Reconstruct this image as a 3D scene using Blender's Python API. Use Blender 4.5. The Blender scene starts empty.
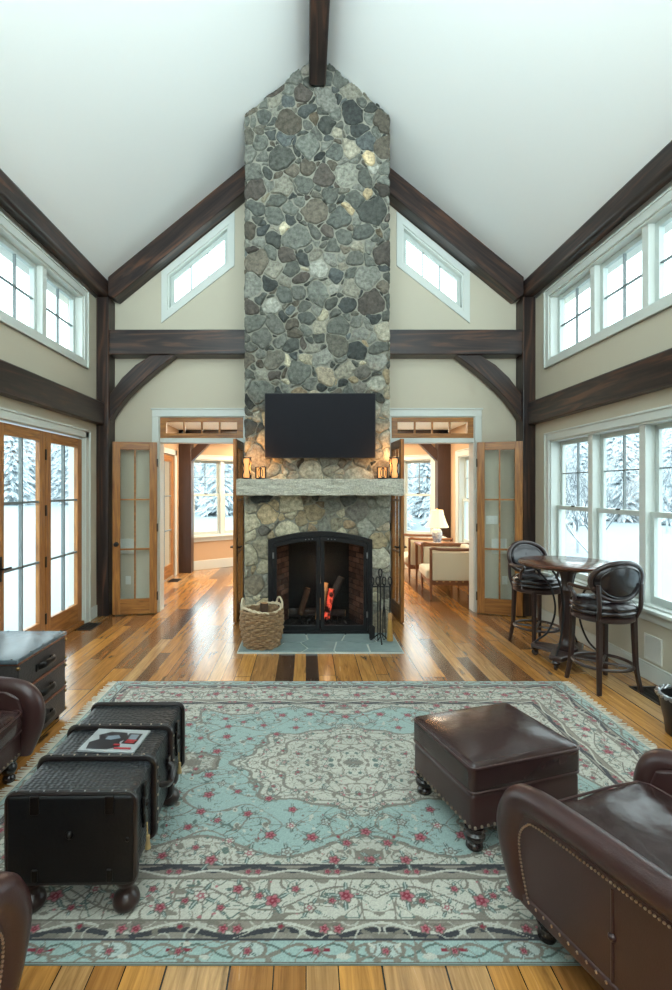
import bpy, bmesh, math, random
import numpy as np
from mathutils import Vector, Matrix, Euler
from mathutils.geometry import tessellate_polygon

random.seed(7)
SC = bpy.context.scene
COL = SC.collection
PI = math.pi

def C(r, g, b):
    f = lambda c: (c/12.92 if c <= .04045 else ((c+.055)/1.055)**2.4)
    return (f(r/255), f(g/255), f(b/255), 1.0)

# ------------------------------------------------------------------ camera
cd = bpy.data.cameras.new('camera'); cam = bpy.data.objects.new('camera', cd); COL.objects.link(cam)
cam.location = (0, 0, 1.75); cam.rotation_euler = (PI/2, 0, 0)
cd.sensor_fit = 'AUTO'; cd.sensor_width = 36; cd.lens = 500/990*36
cd.shift_x = 30/990; cd.shift_y = -7/990
cd.clip_start = .05; cd.clip_end = 400
SC.camera = cam
# ------------------------------------------------------------------ world, daylight, added fill, exposure
W = bpy.data.worlds.new('overcast'); SC.world = W; W.use_nodes = True
nt = W.node_tree; bg = nt.nodes['Background']
tc = nt.nodes.new('ShaderNodeTexCoord'); sx = nt.nodes.new('ShaderNodeSeparateXYZ'); rp = nt.nodes.new('ShaderNodeValToRGB')
nt.links.new(tc.outputs['Generated'], sx.inputs[0]); nt.links.new(sx.outputs['Z'], rp.inputs[0]); nt.links.new(rp.outputs[0], bg.inputs[0])
rp.color_ramp.elements[0].color = (.78, .92, .95, 1); rp.color_ramp.elements[1].color = (.84, .96, .99, 1)
bg.inputs[1].default_value = 4.6

def area(name, loc, rot, sx_, sy_, power, col=(1, 1, 1), portal=False, spread=None):
    l = bpy.data.lights.new(name, 'AREA'); l.shape = 'RECTANGLE'; l.size = sx_; l.size_y = sy_; l.energy = power; l.color = col
    o = bpy.data.objects.new(name, l); COL.objects.link(o); o.location = loc; o.rotation_euler = rot
    if portal: l.cycles.is_portal = True
    if spread: l.spread = spread
    return o
def point(name, loc, power, col, r=.05):
    l = bpy.data.lights.new(name, 'POINT'); l.energy = power; l.color = col; l.shadow_soft_size = r
    o = bpy.data.objects.new(name, l); COL.objects.link(o); o.location = loc; return o
# added fill lamp behind the camera, aimed up to brighten the ceiling
area('rear_ceiling_fill', (.135, -1.85, 3.9), (math.radians(130), 0, 0), 4.4, 2.2, 430, (.80, .97, 1.0), spread=math.radians(105))
for nm, loc, rot, w_, h_ in (('portal_right', (3.34, 4.0, 2.4), (0, PI/2, 0), 4.0, 5.2), ('portal_left', (-3.08, 4.0, 2.2), (0, -PI/2, 0), 4.4, 5.4), ('portal_rear', (.135, -2.22, 4.1), (PI/2, 0, 0), 4.6, 2.6)):
    area(nm, loc, rot, w_, h_, 1, portal=True)
# recessed warm ceiling lamps of the room beyond the doors
for x_, y_ in ((-1.5, 9.6), (1.8, 9.6), (-.8, 10.9), (1.1, 10.9)):
    area('recessed_lamp', (x_, y_, 2.93), (0, 0, 0), .35, .35, 60, (1.0, .78, .55))
SC.view_settings.view_transform = 'Standard'; SC.view_settings.look = 'None'
SC.view_settings.exposure = 0.0; SC.view_settings.gamma = 1.0; SC.view_settings.use_curve_mapping = False

# ------------------------------------------------------------------ materials
def mat(name, col, rough=.5, metal=0., spec=.5, bump=0., bscale=40., bstretch=(1, 1, 1), var=0., vscale=6., vcol=None, coat=0., attr=None, emit=None, estr=0., sheen=0., bdetail=4., trans=0.):
    m = bpy.data.materials.new(name); m.use_nodes = True; t = m.node_tree; n = t.nodes; L = t.links
    b = n['Principled BSDF']
    b.inputs['Base Color'].default_value = col; b.inputs['Roughness'].default_value = rough
    b.inputs['Metallic'].default_value = metal; b.inputs['Specular IOR Level'].default_value = spec
    b.inputs['Coat Weight'].default_value = coat; b.inputs['Coat Roughness'].default_value = .15
    if sheen: b.inputs['Sheen Weight'].default_value = sheen
    if emit: b.inputs['Emission Color'].default_value = emit; b.inputs['Emission Strength'].default_value = estr
    co = n.new('ShaderNodeTexCoord'); mp = n.new('ShaderNodeMapping'); L.new(co.outputs['Object'], mp.inputs[0]); mp.inputs['Scale'].default_value = bstretch
    src = None
    if attr:
        a = n.new('ShaderNodeAttribute'); a.attribute_name = attr; src = a.outputs['Color']
    if var > 0:
        no = n.new('ShaderNodeTexNoise'); no.inputs['Scale'].default_value = vscale; no.inputs['Detail'].default_value = 5; no.inputs['Roughness'].default_value = .65
        L.new(mp.outputs[0], no.inputs['Vector'])
        mr = n.new('ShaderNodeMapRange'); mr.inputs[1].default_value = .3; mr.inputs[2].default_value = .7; L.new(no.outputs['Fac'], mr.inputs[0])
        mx = n.new('ShaderNodeMix'); mx.data_type = 'RGBA'
        if attr:
            mx.blend_type = 'MULTIPLY'; mx.inputs[0].default_value = 1.0
            L.new(src, mx.inputs[6]); rr = n.new('ShaderNodeValToRGB'); rr.color_ramp.elements[0].color = (1-var, 1-var, 1-var, 1); rr.color_ramp.elements[1].color = (1+var*.25,)*3+(1,)
            L.new(mr.outputs[0], rr.inputs[0]); L.new(rr.outputs[0], mx.inputs[7])
        else:
            mm = n.new('ShaderNodeMath'); mm.operation = 'MULTIPLY'; mm.inputs[1].default_value = var; L.new(mr.outputs[0], mm.inputs[0]); L.new(mm.outputs[0], mx.inputs[0])
            mx.inputs[6].default_value = col; mx.inputs[7].default_value = vcol or tuple(c*.4 for c in col[:3])+(1,)
        src = mx.outputs[2]
    if src is not None: L.new(src, b.inputs['Base Color'])
    if bump > 0:
        nb = n.new('ShaderNodeTexNoise'); nb.inputs['Scale'].default_value = bscale; nb.inputs['Detail'].default_value = bdetail
        L.new(mp.outputs[0], nb.inputs['Vector'])
        bp = n.new('ShaderNodeBump'); bp.inputs['Strength'].default_value = bump; bp.inputs['Distance'].default_value = .01
        L.new(nb.outputs['Fac'], bp.inputs['Height']); L.new(bp.outputs[0], b.inputs['Normal'])
    return m

def timber(name, axis):
    s = {'X': (.45, 6, 6), 'Y': (6, .45, 6), 'Z': (6, 6, .45)}[axis]
    m = mat(name, C(46, 33, 28), .36, spec=.45, bump=.22, bscale=5, bstretch=s, bdetail=8)
    t = m.node_tree; n = t.nodes; L = t.links; b = n['Principled BSDF']
    co = n.new('ShaderNodeTexCoord'); mp = n.new('ShaderNodeMapping'); mp.inputs['Scale'].default_value = s; L.new(co.outputs['Object'], mp.inputs[0])
    no = n.new('ShaderNodeTexNoise'); no.inputs['Scale'].default_value = 2.2; no.inputs['Detail'].default_value = 7; no.inputs['Distortion'].default_value = 1.4; L.new(mp.outputs[0], no.inputs[0])
    r = n.new('ShaderNodeValToRGB'); e = r.color_ramp.elements
    e[0].position = .34; e[0].color = C(32, 25, 25); e[1].position = .74; e[1].color = C(100, 66, 48)
    k = e.new(.52); k.color = C(54, 41, 37)
    L.new(no.outputs['Fac'], r.inputs[0]); L.new(r.outputs[0], b.inputs['Base Color'])
    return m
def oak(name, axis, dark=1.0):
    s = {'X': (1, 12, 12), 'Y': (12, 1, 12), 'Z': (12, 12, 1)}[axis]
    m = mat(name, C(150, 95, 50), .38, bump=.08, bscale=6, bstretch=s, coat=.05)
    t = m.node_tree; n = t.nodes; L = t.links; b = n['Principled BSDF']
    co = n.new('ShaderNodeTexCoord'); mp = n.new('ShaderNodeMapping'); mp.inputs['Scale'].default_value = s; L.new(co.outputs['Object'], mp.inputs[0])
    no = n.new('ShaderNodeTexNoise'); no.inputs['Scale'].default_value = 3; no.inputs['Detail'].default_value = 6; no.inputs['Distortion'].default_value = .6; L.new(mp.outputs[0], no.inputs[0])
    r = n.new('ShaderNodeValToRGB'); e = r.color_ramp.elements
    d = dark
    e[0].position = .3; e[0].color = C(120*d, 74*d, 34*d); e[1].position = .72; e[1].color = C(186*d, 126*d, 62*d)
    L.new(no.outputs['Fac'], r.inputs[0]); L.new(r.outputs[0], b.inputs['Base Color'])
    return m
def glass(name, tint=(1, 1, 1, 1), refl=1.0):
    m = bpy.data.materials.new(name); m.use_nodes = True; t = m.node_tree; n = t.nodes; L = t.links
    n.remove(n['Principled BSDF']); out = n['Material Output']
    tr = n.new('ShaderNodeBsdfTransparent'); tr.inputs[0].default_value = tint
    gl = n.new('ShaderNodeBsdfGlossy'); gl.inputs['Roughness'].default_value = .03
    fr = n.new('ShaderNodeFresnel'); fr.inputs['IOR'].default_value = 1.35
    fr.inputs['IOR'].default_value = 1.4; ge = n.new('ShaderNodeNewGeometry'); iv = n.new('ShaderNodeMath'); iv.operation = 'MULTIPLY_ADD'; iv.inputs[1].default_value = -refl; iv.inputs[2].default_value = refl; L.new(ge.outputs['Backfacing'], iv.inputs[0])
    mm = n.new('ShaderNodeMath'); mm.operation = 'MULTIPLY'; L.new(iv.outputs[0], mm.inputs[1]); L.new(fr.outputs[0], mm.inputs[0])
    mx = n.new('ShaderNodeMixShader'); L.new(mm.outputs[0], mx.inputs[0]); L.new(tr.outputs[0], mx.inputs[1]); L.new(gl.outputs[0], mx.inputs[2]); L.new(mx.outputs[0], out.inputs[0])
    return m

M = {}
M['wall'] = mat('wall_paint', C(196, 189, 170), .7, spec=.2)
M['wall_tan'] = mat('wall_paint_tan', C(198, 168, 136), .7, spec=.2)
M['ceil'] = mat('ceiling_paint', C(242, 245, 244), .75, spec=.2)
M['trim'] = mat('white_trim', C(208, 214, 208), .4)
M['sash'] = mat('white_sash', C(190, 199, 194), .4)
M['tX'], M['tY'], M['tZ'] = timber('timber_x', 'X'), timber('timber_y', 'Y'), timber('timber_z', 'Z')
M['oX'], M['oZ'] = oak('oak_x', 'X'), oak('oak_z', 'Z')
M['redwood'] = mat('red_stained_timber', C(68, 48, 41), .4, var=.6, vscale=4, bstretch=(8, 8, .6))
M['glass'] = glass('window_glass', (.98, 1, 1, 1), .7)
M['muntin'] = mat('grey_muntin', C(112, 120, 120), .5)
M['fireglass'] = glass('fire_door_glass', (.86, .86, .86, 1), .5)
M['black'] = mat('black_iron', C(26, 26, 28), .45, metal=.3, spec=.4)
M['bronze'] = mat('dark_bronze', C(30, 26, 25), .35, metal=.6)
M['brass'] = mat('brass', C(150, 120, 80), .3, metal=1)
M['nail'] = mat('antique_brass_nail', C(200, 182, 166), .3, metal=1)
M['steel'] = mat('steel', C(170, 172, 175), .3, metal=1)
M['leather'] = mat('brown_leather', C(66, 41, 39), .28, spec=.55, bump=.12, bscale=220, var=.45, vscale=5, vcol=C(46, 28, 28))
M['leather_worn'] = mat('worn_brown_leather', C(58, 39, 38), .22, spec=.6, bump=.35, bscale=9, var=.5, vscale=4, vcol=C(34, 24, 24))
M['leather_stool'] = mat('black_brown_leather', C(30, 22, 24), .2, spec=.6, bump=.08, bscale=150)
M['darkwood'] = mat('espresso_wood', C(50, 32, 29), .3, spec=.5, var=.5, vscale=4, bstretch=(6, 6, 1), coat=.3)
M['tablewood'] = mat('table_top_wood', C(98, 60, 46), .22, var=.6, vscale=5, bstretch=(1, 9, 9), coat=.5)
M['legwood'] = mat('black_turned_wood', C(34, 24, 24), .25, coat=.4)
M['stone'] = mat('fieldstone', (1, 1, 1, 1), .85, spec=.25, bump=.9, bscale=34, var=.62, vscale=26, attr='tint', bdetail=8)
M['mortar'] = mat('mortar', C(134, 132, 120), .95, bump=.6, bscale=60)
M['granite'] = mat('rough_granite', C(228, 224, 208), .85, bump=1, bscale=38, var=.75, vscale=60, vcol=C(138, 136, 126), bdetail=8)
M['bluestone'] = mat('bluestone', C(132, 148, 146), .5, bump=.25, bscale=25, var=.5, vscale=9, vcol=C(102, 118, 118))
M['joint'] = mat('pale_joint', C(196, 198, 190), .9)
M['brick'] = mat('sooty_brick', (1, 1, 1, 1), .95, bump=.4, bscale=60, var=.5, vscale=10, attr='tint')
M['screen'] = mat('tv_screen', C(27, 27, 32), .55, spec=.1)
M['tvbody'] = mat('tv_body', C(18, 18, 20), .4)
M['bark'] = mat('firewood_bark', C(86, 62, 46), .9, bump=.8, bscale=30, bstretch=(3, 3, .5), var=.6)
M['splitwood'] = mat('split_firewood', C(186, 140, 92), .85, bump=.3, bscale=30, bstretch=(4, 4, .4), var=.4, vscale=8)
M['ember'] = mat('glowing_ember', C(160, 40, 20), .9, emit=(1.0, .10, .05, 1), estr=1.0, bump=.6, bscale=40)
def ember_nodes(m):
    t = m.node_tree; n = t.nodes; L = t.links; b = n['Principled BSDF']; co = n.new('ShaderNodeTexCoord'); no = n.new('ShaderNodeTexNoise'); no.inputs['Scale'].default_value = 16; no.inputs['Detail'].default_value = 5
    L.new(co.outputs['Object'], no.inputs[0]); r = n.new('ShaderNodeMapRange'); r.inputs[1].default_value = .45; r.inputs[2].default_value = .62; r.inputs[4].default_value = 1.3; L.new(no.outputs['Fac'], r.inputs[0]); L.new(r.outputs[0], b.inputs['Emission Strength'])
    b.inputs['Base Color'].default_value = C(60, 34, 30)
ember_nodes(M['ember'])
M['flame'] = mat('flame', C(255, 150, 60), .9, emit=(1.0, .42, .12, 1), estr=3.0)
M['ash'] = mat('ash', C(64, 60, 58), 1, bump=1, bscale=60)
M['wicker'] = mat('wicker', C(166, 134, 98), .75, var=.7, vscale=30, vcol=C(92, 68, 48))
M['rope'] = mat('rope', C(206, 190, 160), .8, bump=.5, bscale=200)
M['vent'] = mat('dark_floor_grille', C(48, 42, 38), .5, metal=.4)
M['ivory'] = mat('ivory_plastic', C(226, 226, 218), .5)
M['glow'] = mat('amber_lantern_glass', C(240, 180, 110), .4, emit=(1.0, .42, .13, 1), estr=.6)
M['candle'] = mat('lit_candle', C(250, 220, 170), .5, emit=(1.0, .72, .38, 1), estr=2.2)
M['shade'] = mat('lamp_shade_linen', C(240, 222, 180), .8, emit=(1.0, .82, .5, 1), estr=.75)
M['porcelain'] = mat('blue_white_porcelain', C(214, 220, 222), .15, var=1, vscale=22, vcol=C(92, 112, 150))
M['cream'] = mat('cream_upholstery', C(206, 196, 170), .9, bump=.2, bscale=200, sheen=.2)
M['chairwood'] = mat('carved_fruitwood', C(132, 84, 52), .4, var=.5, vscale=20)
M['gold'] = mat('gilded_wood', C(190, 150, 84), .4, metal=.5)
M['snow'] = mat('snow', C(150, 162, 168), .9, spec=.1)
M['trunk'] = None
M['paper'] = mat('magazine_paper', C(160, 164, 166), .3, coat=.3)
M['ink'] = mat('magazine_ink', C(38, 36, 42), .3, coat=.3)
M['inkred'] = mat('magazine_red', C(170, 46, 52), .3, coat=.3)
M['inkgrey'] = mat('magazine_grey', C(120, 132, 142), .3, coat=.3)
M['tassel'] = mat('gold_tassel', C(176, 150, 104), .8)
M['fringe'] = mat('rug_fringe', C(214, 208, 192), .95)
M['rugback'] = mat('rug_edge', C(136, 158, 154), .95)
M['rug'] = mat('rug_pile', (1, 1, 1, 1), .95, spec=.1, bump=.35, bscale=260, attr='tint', sheen=.25)

def trunk_mat():
    m = mat('embossed_black_leather', C(30, 33, 36), .36, spec=.6)
    t = m.node_tree; n = t.nodes; L = t.links; b = n['Principled BSDF']
    co = n.new('ShaderNodeTexCoord')
    vo = n.new('ShaderNodeTexVoronoi'); vo.inputs['Scale'].default_value = 46; vo.inputs['Randomness'].default_value = .35; vo.feature = 'SMOOTH_F1'
    mp = n.new('ShaderNodeMapping'); mp.inputs['Scale'].default_value = (1, 1.25, 1.2); L.new(co.outputs['Object'], mp.inputs[0]); L.new(mp.outputs[0], vo.inputs['Vector'])
    bp = n.new('ShaderNodeBump'); bp.inputs['Strength'].default_value = .9; bp.inputs['Distance'].default_value = .012; bp.invert = True
    L.new(vo.outputs['Distance'], bp.inputs['Height']); L.new(bp.outputs[0], b.inputs['Normal'])
    return m
M['trunk'] = trunk_mat()
M['trunkplain'] = mat('plain_black_leather', C(14, 14, 16), .45, spec=.3, bump=.2, bscale=60, var=.4, vscale=14, vcol=C(24, 25, 27))
M['trunkband'] = mat('black_trunk_band', C(24, 21, 22), .3, coat=.3, var=.5, vscale=8, vcol=C(48, 30, 28))
M['chestside'] = mat('tooled_dark_leather', C(60, 54, 52), .5, bump=.6, bscale=90, var=.6, vscale=40, vcol=C(34, 28, 27))
M['chesttop'] = mat('sheen_leather_top', C(92, 106, 114), .25, bump=.12, bscale=70, var=.4, vscale=5, vcol=C(50, 60, 66))  # blue-grey window sheen put into the leather's base colour
M['cognac'] = mat('red_brown_strap', C(120, 66, 44), .4, var=.5, vscale=20)

def floor_mat():
    m = bpy.data.materials.new('reclaimed_pine_planks'); m.use_nodes = True; t = m.node_tree; n = t.nodes; L = t.links; b = n['Principled BSDF']
    co = n.new('ShaderNodeTexCoord'); s = n.new('ShaderNodeSeparateXYZ'); L.new(co.outputs['Object'], s.inputs[0])
    def mth(op, a, b_=None, c=None):
        k = n.new('ShaderNodeMath'); k.operation = op
        for i, v in enumerate((a, b_, c)):
            if v is None: continue
            if isinstance(v, (int, float)): k.inputs[i].default_value = v
            else: L.new(v, k.inputs[i])
        return k.outputs[0]
    x = mth('ADD', mth('MULTIPLY', s.outputs['X'], 6.4), mth('MULTIPLY', mth('SINE', mth('MULTIPLY', s.outputs['X'], 8.3)), .3))
    xi = mth('FLOOR', x); xf = mth('FRACT', x)
    w1 = n.new('ShaderNodeTexWhiteNoise'); w1.noise_dimensions = '1D'; L.new(xi, w1.inputs['W'])
    y = mth('ADD', mth('MULTIPLY', s.outputs['Y'], .42), mth('MULTIPLY', w1.outputs['Value'], 7.0))
    yi = mth('FLOOR', y); yf = mth('FRACT', y)
    w2 = n.new('ShaderNodeTexWhiteNoise'); w2.noise_dimensions = '2D'; cv = n.new('ShaderNodeCombineXYZ'); L.new(xi, cv.inputs[0]); L.new(yi, cv.inputs[1]); L.new(cv.outputs[0], w2.inputs['Vector'])
    r = n.new('ShaderNodeValToRGB'); e = r.color_ramp.elements; r.color_ramp.interpolation = 'LINEAR'
    e[0].position = 0; e[0].color = C(62, 43, 31); e[1].position = 1; e[1].color = C(202, 158, 104)
    for p, c in ((.06, C(84, 56, 36)), (.14, C(138, 92, 50)), (.4, C(180, 124, 62)), (.62, C(202, 144, 72)), (.82, C(164, 118, 70))):
        k = e.new(p); k.color = c
    L.new(w2.outputs['Value'], r.inputs[0])
    # grain along the board
    cg = n.new('ShaderNodeCombineXYZ'); L.new(mth('MULTIPLY', s.outputs['X'], 26), cg.inputs[0]); L.new(mth('MULTIPLY', s.outputs['Y'], 1.5), cg.inputs[1]); L.new(mth('MULTIPLY', w2.outputs['Value'], 40), cg.inputs[2])
    ng = n.new('ShaderNodeTexNoise'); ng.inputs['Scale'].default_value = 1.3; ng.inputs['Detail'].default_value = 8; ng.inputs['Roughness'].default_value = .7; ng.inputs['Distortion'].default_value = .8; L.new(cg.outputs[0], ng.inputs['Vector'])
    gr = n.new('ShaderNodeValToRGB'); g = gr.color_ramp.elements; g[0].position = .3; g[0].color = (.42, .36, .32, 1); g[1].position = .62; g[1].color = (1.12, 1.1, 1.06, 1); L.new(ng.outputs['Fac'], gr.inputs[0])
    mx = n.new('ShaderNodeMix'); mx.data_type = 'RGBA'; mx.blend_type = 'MULTIPLY'; mx.inputs[0].default_value = .85; L.new(r.outputs[0], mx.inputs[6]); L.new(gr.outputs[0], mx.inputs[7])
    # knots and old nail stains
    nk = n.new('ShaderNodeTexNoise'); nk.inputs['Scale'].default_value = 1.0; nk.inputs['Detail'].default_value = 6
    ck = n.new('ShaderNodeCombineXYZ'); L.new(mth('MULTIPLY', s.outputs['X'], 9), ck.inputs[0]); L.new(mth('MULTIPLY', s.outputs['Y'], 2.2), ck.inputs[1]); L.new(mth('MULTIPLY', xi, 3.7), ck.inputs[2]); L.new(ck.outputs[0], nk.inputs['Vector'])
    kr = n.new('ShaderNodeMapRange'); kr.inputs[1].default_value = .64; kr.inputs[2].default_value = .72; L.new(nk.outputs['Fac'], kr.inputs[0])
    m2 = n.new('ShaderNodeMix'); m2.data_type = 'RGBA'; L.new(mth('MULTIPLY', kr.outputs[0], .75), m2.inputs[0]); L.new(mx.outputs[2], m2.inputs[6]); m2.inputs[7].default_value = C(48, 34, 27)
    # gaps
    gx = mth('MULTIPLY', mth('GREATER_THAN', xf, .018), mth('LESS_THAN', xf, .985)); gy = mth('GREATER_THAN', yf, .003); gap = mth('MULTIPLY', gx, gy)
    m3 = n.new('ShaderNodeMix'); m3.data_type = 'RGBA'; L.new(gap, m3.inputs[0]); m3.inputs[6].default_value = C(40, 26, 18); L.new(m2.outputs[2], m3.inputs[7])
    L.new(m3.outputs[2], b.inputs['Base Color'])
    rr = n.new('ShaderNodeMapRange'); rr.inputs[3].default_value = .14; rr.inputs[4].default_value = .34; L.new(ng.outputs['Fac'], rr.inputs[0]); L.new(rr.outputs[0], b.inputs['Roughness'])
    bp = n.new('ShaderNodeBump'); bp.inputs['Strength'].default_value = .25; bp.inputs['Distance'].default_value = .004
    L.new(mth('ADD', mth('MULTIPLY', gap, 1.0), mth('MULTIPLY', ng.outputs['Fac'], .5)), bp.inputs['Height']); L.new(bp.outputs[0], b.inputs['Normal'])
    b.inputs['Specular IOR Level'].default_value = .6; b.inputs['Coat Weight'].default_value = .5; b.inputs['Coat Roughness'].default_value = .16
    return m
M['floor'] = floor_mat()
def tree_mat(name, dark, lo, hi):
    m = mat(name, dark, .9, spec=.1); t = m.node_tree; n = t.nodes; L = t.links; b = n['Principled BSDF']
    ge = n.new('ShaderNodeNewGeometry'); s = n.new('ShaderNodeSeparateXYZ'); L.new(ge.outputs['Normal'], s.inputs[0])
    no = n.new('ShaderNodeTexNoise'); no.inputs['Scale'].default_value = 5; co = n.new('ShaderNodeTexCoord'); L.new(co.outputs['Object'], no.inputs[0])
    ad = n.new('ShaderNodeMath'); ad.operation = 'ADD'; L.new(s.outputs['Z'], ad.inputs[0]); L.new(no.outputs['Fac'], ad.inputs[1])
    mr = n.new('ShaderNodeMapRange'); mr.inputs[1].default_value = lo; mr.inputs[2].default_value = hi; L.new(ad.outputs[0], mr.inputs[0])
    mx = n.new('ShaderNodeMix'); mx.data_type = 'RGBA'; L.new(mr.outputs[0], mx.inputs[0]); mx.inputs[6].default_value = dark; mx.inputs[7].default_value = C(214, 222, 226)
    L.new(mx.outputs[2], b.inputs['Base Color']); return m
M['conifer'] = tree_mat('snowy_conifer', C(150, 162, 168), -.05, .5)
M['barebranch'] = tree_mat('snowy_branch', C(96, 102, 108), .3, .9)

# ------------------------------------------------------------------ mesh helpers
def props(o, label=None, cat=None, group=None, kind=None):
    if label: o['label'] = label
    if cat: o['category'] = cat
    if group: o['group'] = group
    if kind: o['kind'] = kind
    return o
def empty(name, loc=(0, 0, 0), rz=0., label=None, cat=None, group=None, kind=None):
    o = bpy.data.objects.new(name, None); COL.objects.link(o); o.location = loc; o.rotation_euler = (0, 0, rz); o.empty_display_size = .1
    return props(o, label, cat, group, kind)
def copy_tree(o, parent=None):
    c = o.copy(); COL.objects.link(c); c.parent = parent
    if parent is not None: c.matrix_parent_inverse = o.matrix_parent_inverse
    for ch in o.children: copy_tree(ch, c)
    return c

class MB:
    def __init__(s): s.v, s.f, s.c, s.cur = [], [], [], (1, 1, 1, 1)
    def add(s, vs, fs, T=None):
        k = len(s.v)
        for p in vs:
            p = Vector(p)
            s.v.append(tuple(T @ p if T is not None else p))
        for f in fs: s.f.append(tuple(i+k for i in f)); s.c.append(s.cur)
    def box(s, x0, x1, y0, y1, z0, z1, T=None):
        vs = [(x, y, z) for x in (x0, x1) for y in (y0, y1) for z in (z0, z1)]
        s.add(vs, [(0, 1, 3, 2), (4, 6, 7, 5), (0, 4, 5, 1), (2, 3, 7, 6), (0, 2, 6, 4), (1, 5, 7, 3)], T); return s
    def slab(s, outer, holes, t0, t1, mp):
        loops = [outer]+list(holes); pts = [p for l in loops for p in l]; N = len(pts)
        tri = tessellate_polygon([[Vector((p[0], p[1], 0)) for p in l] for l in loops])
        vs = [mp(a, b, t0) for a, b in pts]+[mp(a, b, t1) for a, b in pts]
        fs = [tuple(t) for t in tri]+[tuple(i+N for i in reversed(t)) for t in tri]
        k = 0
        for l in loops:
            m = len(l)
            for i in range(m):
                a, b = k+i, k+(i+1) % m; fs.append((a, b, b+N, a+N))
            k += m
        s.add(vs, fs); return s
    def prism(s, poly, t0, t1, mp):
        return s.slab(poly, [], t0, t1, mp)
    def ring(s, rings, closed=False, cap=True, T=None):
        n = len(rings[0]); vs = [p for r in rings for p in r]; fs = []
        R = len(rings)
        for i in range(R if closed else R-1):
            for j in range(n):
                a = i*n+j; b = i*n+(j+1) % n; c = ((i+1) % R)*n+(j+1) % n; d = ((i+1) % R)*n+j
                fs.append((a, b, c, d))
        if cap and not closed:
            fs.append(tuple(range(n-1, -1, -1))); fs.append(tuple((R-1)*n+j for j in range(n)))
        s.add(vs, fs, T); return s
    def lathe(s, prof, n=24, T=None, c=(0, 0)):
        rings = [[(c[0]+max(r, 1e-4)*math.cos(2*PI*j/n), c[1]+max(r, 1e-4)*math.sin(2*PI*j/n), z) for j in range(n)] for r, z in prof]
        return s.ring(rings, T=T)
    def tube(s, path, r, n=10, closed=False, T=None, flat=None):
        P = [Vector(p) for p in path]; m = len(P); rings = []; up = None
        for i in range(m):
            a = P[i-1] if (i > 0 or closed) else P[i]; b = P[(i+1) % m] if (i < m-1 or closed) else P[i]
            d = (b-a).normalized()
            if up is None:
                up = Vector((0, 0, 1)) if abs(d.z) < .9 else Vector((1, 0, 0))
            u = (up-d*up.dot(d)).normalized(); up = u; w = d.cross(u)
            rr = r[i] if isinstance(r, (list, tuple)) else r
            ru, rw = (rr, rr) if flat is None else (rr*flat[0], rr*flat[1])
            rings.append([P[i]+u*(ru*math.cos(2*PI*j/n))+w*(rw*math.sin(2*PI*j/n)) for j in range(n)])
        return s.ring(rings, closed=closed, T=T)
    def ball(s, c, r, n=8, sz=1., T=None):
        k = max(4, n//2+1)
        return s.lathe([(r*math.sin(PI*i/k), r*sz*-math.cos(PI*i/k)) for i in range(k+1)], n, (T if T is not None else Matrix())@Matrix.Translation(c))
    def rbox(s, x0, x1, y0, y1, z0, z1, r, n=5, puff=(0, 0, 0), T=None, jitter=None):
        h = [(x1-x0)/2, (y1-y0)/2, (z1-z0)/2]; c = Vector(((x0+x1)/2, (y0+y1)/2, (z0+z1)/2)); r = min(r, min(h)*.98)
        def samples(a):
            e = [0, .25*r, .55*r, r]; i = a-r
            inn = [-i+2*i*k/n for k in range(1, n)]
            return [-a+t for t in e]+inn+[a-t for t in reversed(e)]
        S = [samples(a) for a in h]
        vid, vs, fs = {}, [], []
        def vert(q):
            key = tuple(round(t, 5) for t in q)
            if key in vid: return vid[key]
            cl = [max(-(h[i]-r), min(h[i]-r, q[i])) for i in range(3)]
            d = Vector([q[i]-cl[i] for i in range(3)]); p = Vector(cl)+(d.normalized()*r if d.length > 1e-9 else d)
            a = [1-(p[i]/h[i])**2 for i in range(3)]
            p = Vector((p.x+puff[0]*a[1]*a[2]*(1 if p.x > 0 else -1)*abs(p.x/h[0])**2, p.y+puff[1]*a[0]*a[2]*(1 if p.y > 0 else -1)*abs(p.y/h[1])**2, p.z+puff[2]*a[0]*a[1]*(1 if p.z > 0 else -.3)*abs(p.z/h[2])**2))
            if jitter: p = jitter(p)
            vid[key] = len(vs); vs.append(p+c); return vid[key]
        for ax in range(3):
            A, B = [(1, 2), (2, 0), (0, 1)][ax]
            for sg in (-1, 1):
                for i in range(len(S[A])-1):
                    for j in range(len(S[B])-1):
                        q = []
                        for (a, b) in ((i, j), (i+1, j), (i+1, j+1), (i, j+1)):
                            p = [0, 0, 0]; p[ax] = sg*h[ax]; p[A] = S[A][a]; p[B] = S[B][b]; q.append(vert(p))
                        if sg < 0: q.reverse()
                        if len(set(q)) > 2: fs.append(tuple(dict.fromkeys(q)))
        s.add(vs, fs, T); return s
    def build(s, name, m, parent=None, loc=(0, 0, 0), rot=(0, 0, 0), bevel=0., seg=2, smooth=True, sub=0, tint=False, ang=40, label=None):
        me = bpy.data.meshes.new(name); me.from_pydata(s.v, [], s.f)
        if tint:
            a = me.attributes.new('tint', 'FLOAT_COLOR', 'FACE'); a.data.foreach_set('color', np.array(s.c, dtype=np.float32).ravel())
        bm = bmesh.new(); bm.from_mesh(me); bmesh.ops.recalc_face_normals(bm, faces=bm.faces); bm.to_mesh(me); bm.free()
        if smooth:
            me.polygons.foreach_set('use_smooth', [True]*len(me.polygons)); me.set_sharp_from_angle(angle=math.radians(ang))
        if m is not None: me.materials.append(m)
        o = bpy.data.objects.new(name, me); COL.objects.link(o); o.location = loc; o.rotation_euler = rot
        if parent is not None: o.parent = parent
        if bevel:
            b = o.modifiers.new('bevel', 'BEVEL'); b.width = bevel; b.segments = seg; b.limit_method = 'ANGLE'; b.angle_limit = math.radians(40)
        if sub:
            q = o.modifiers.new('sub', 'SUBSURF'); q.levels = sub; q.render_levels = sub
        if label: o['label'] = label
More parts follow.
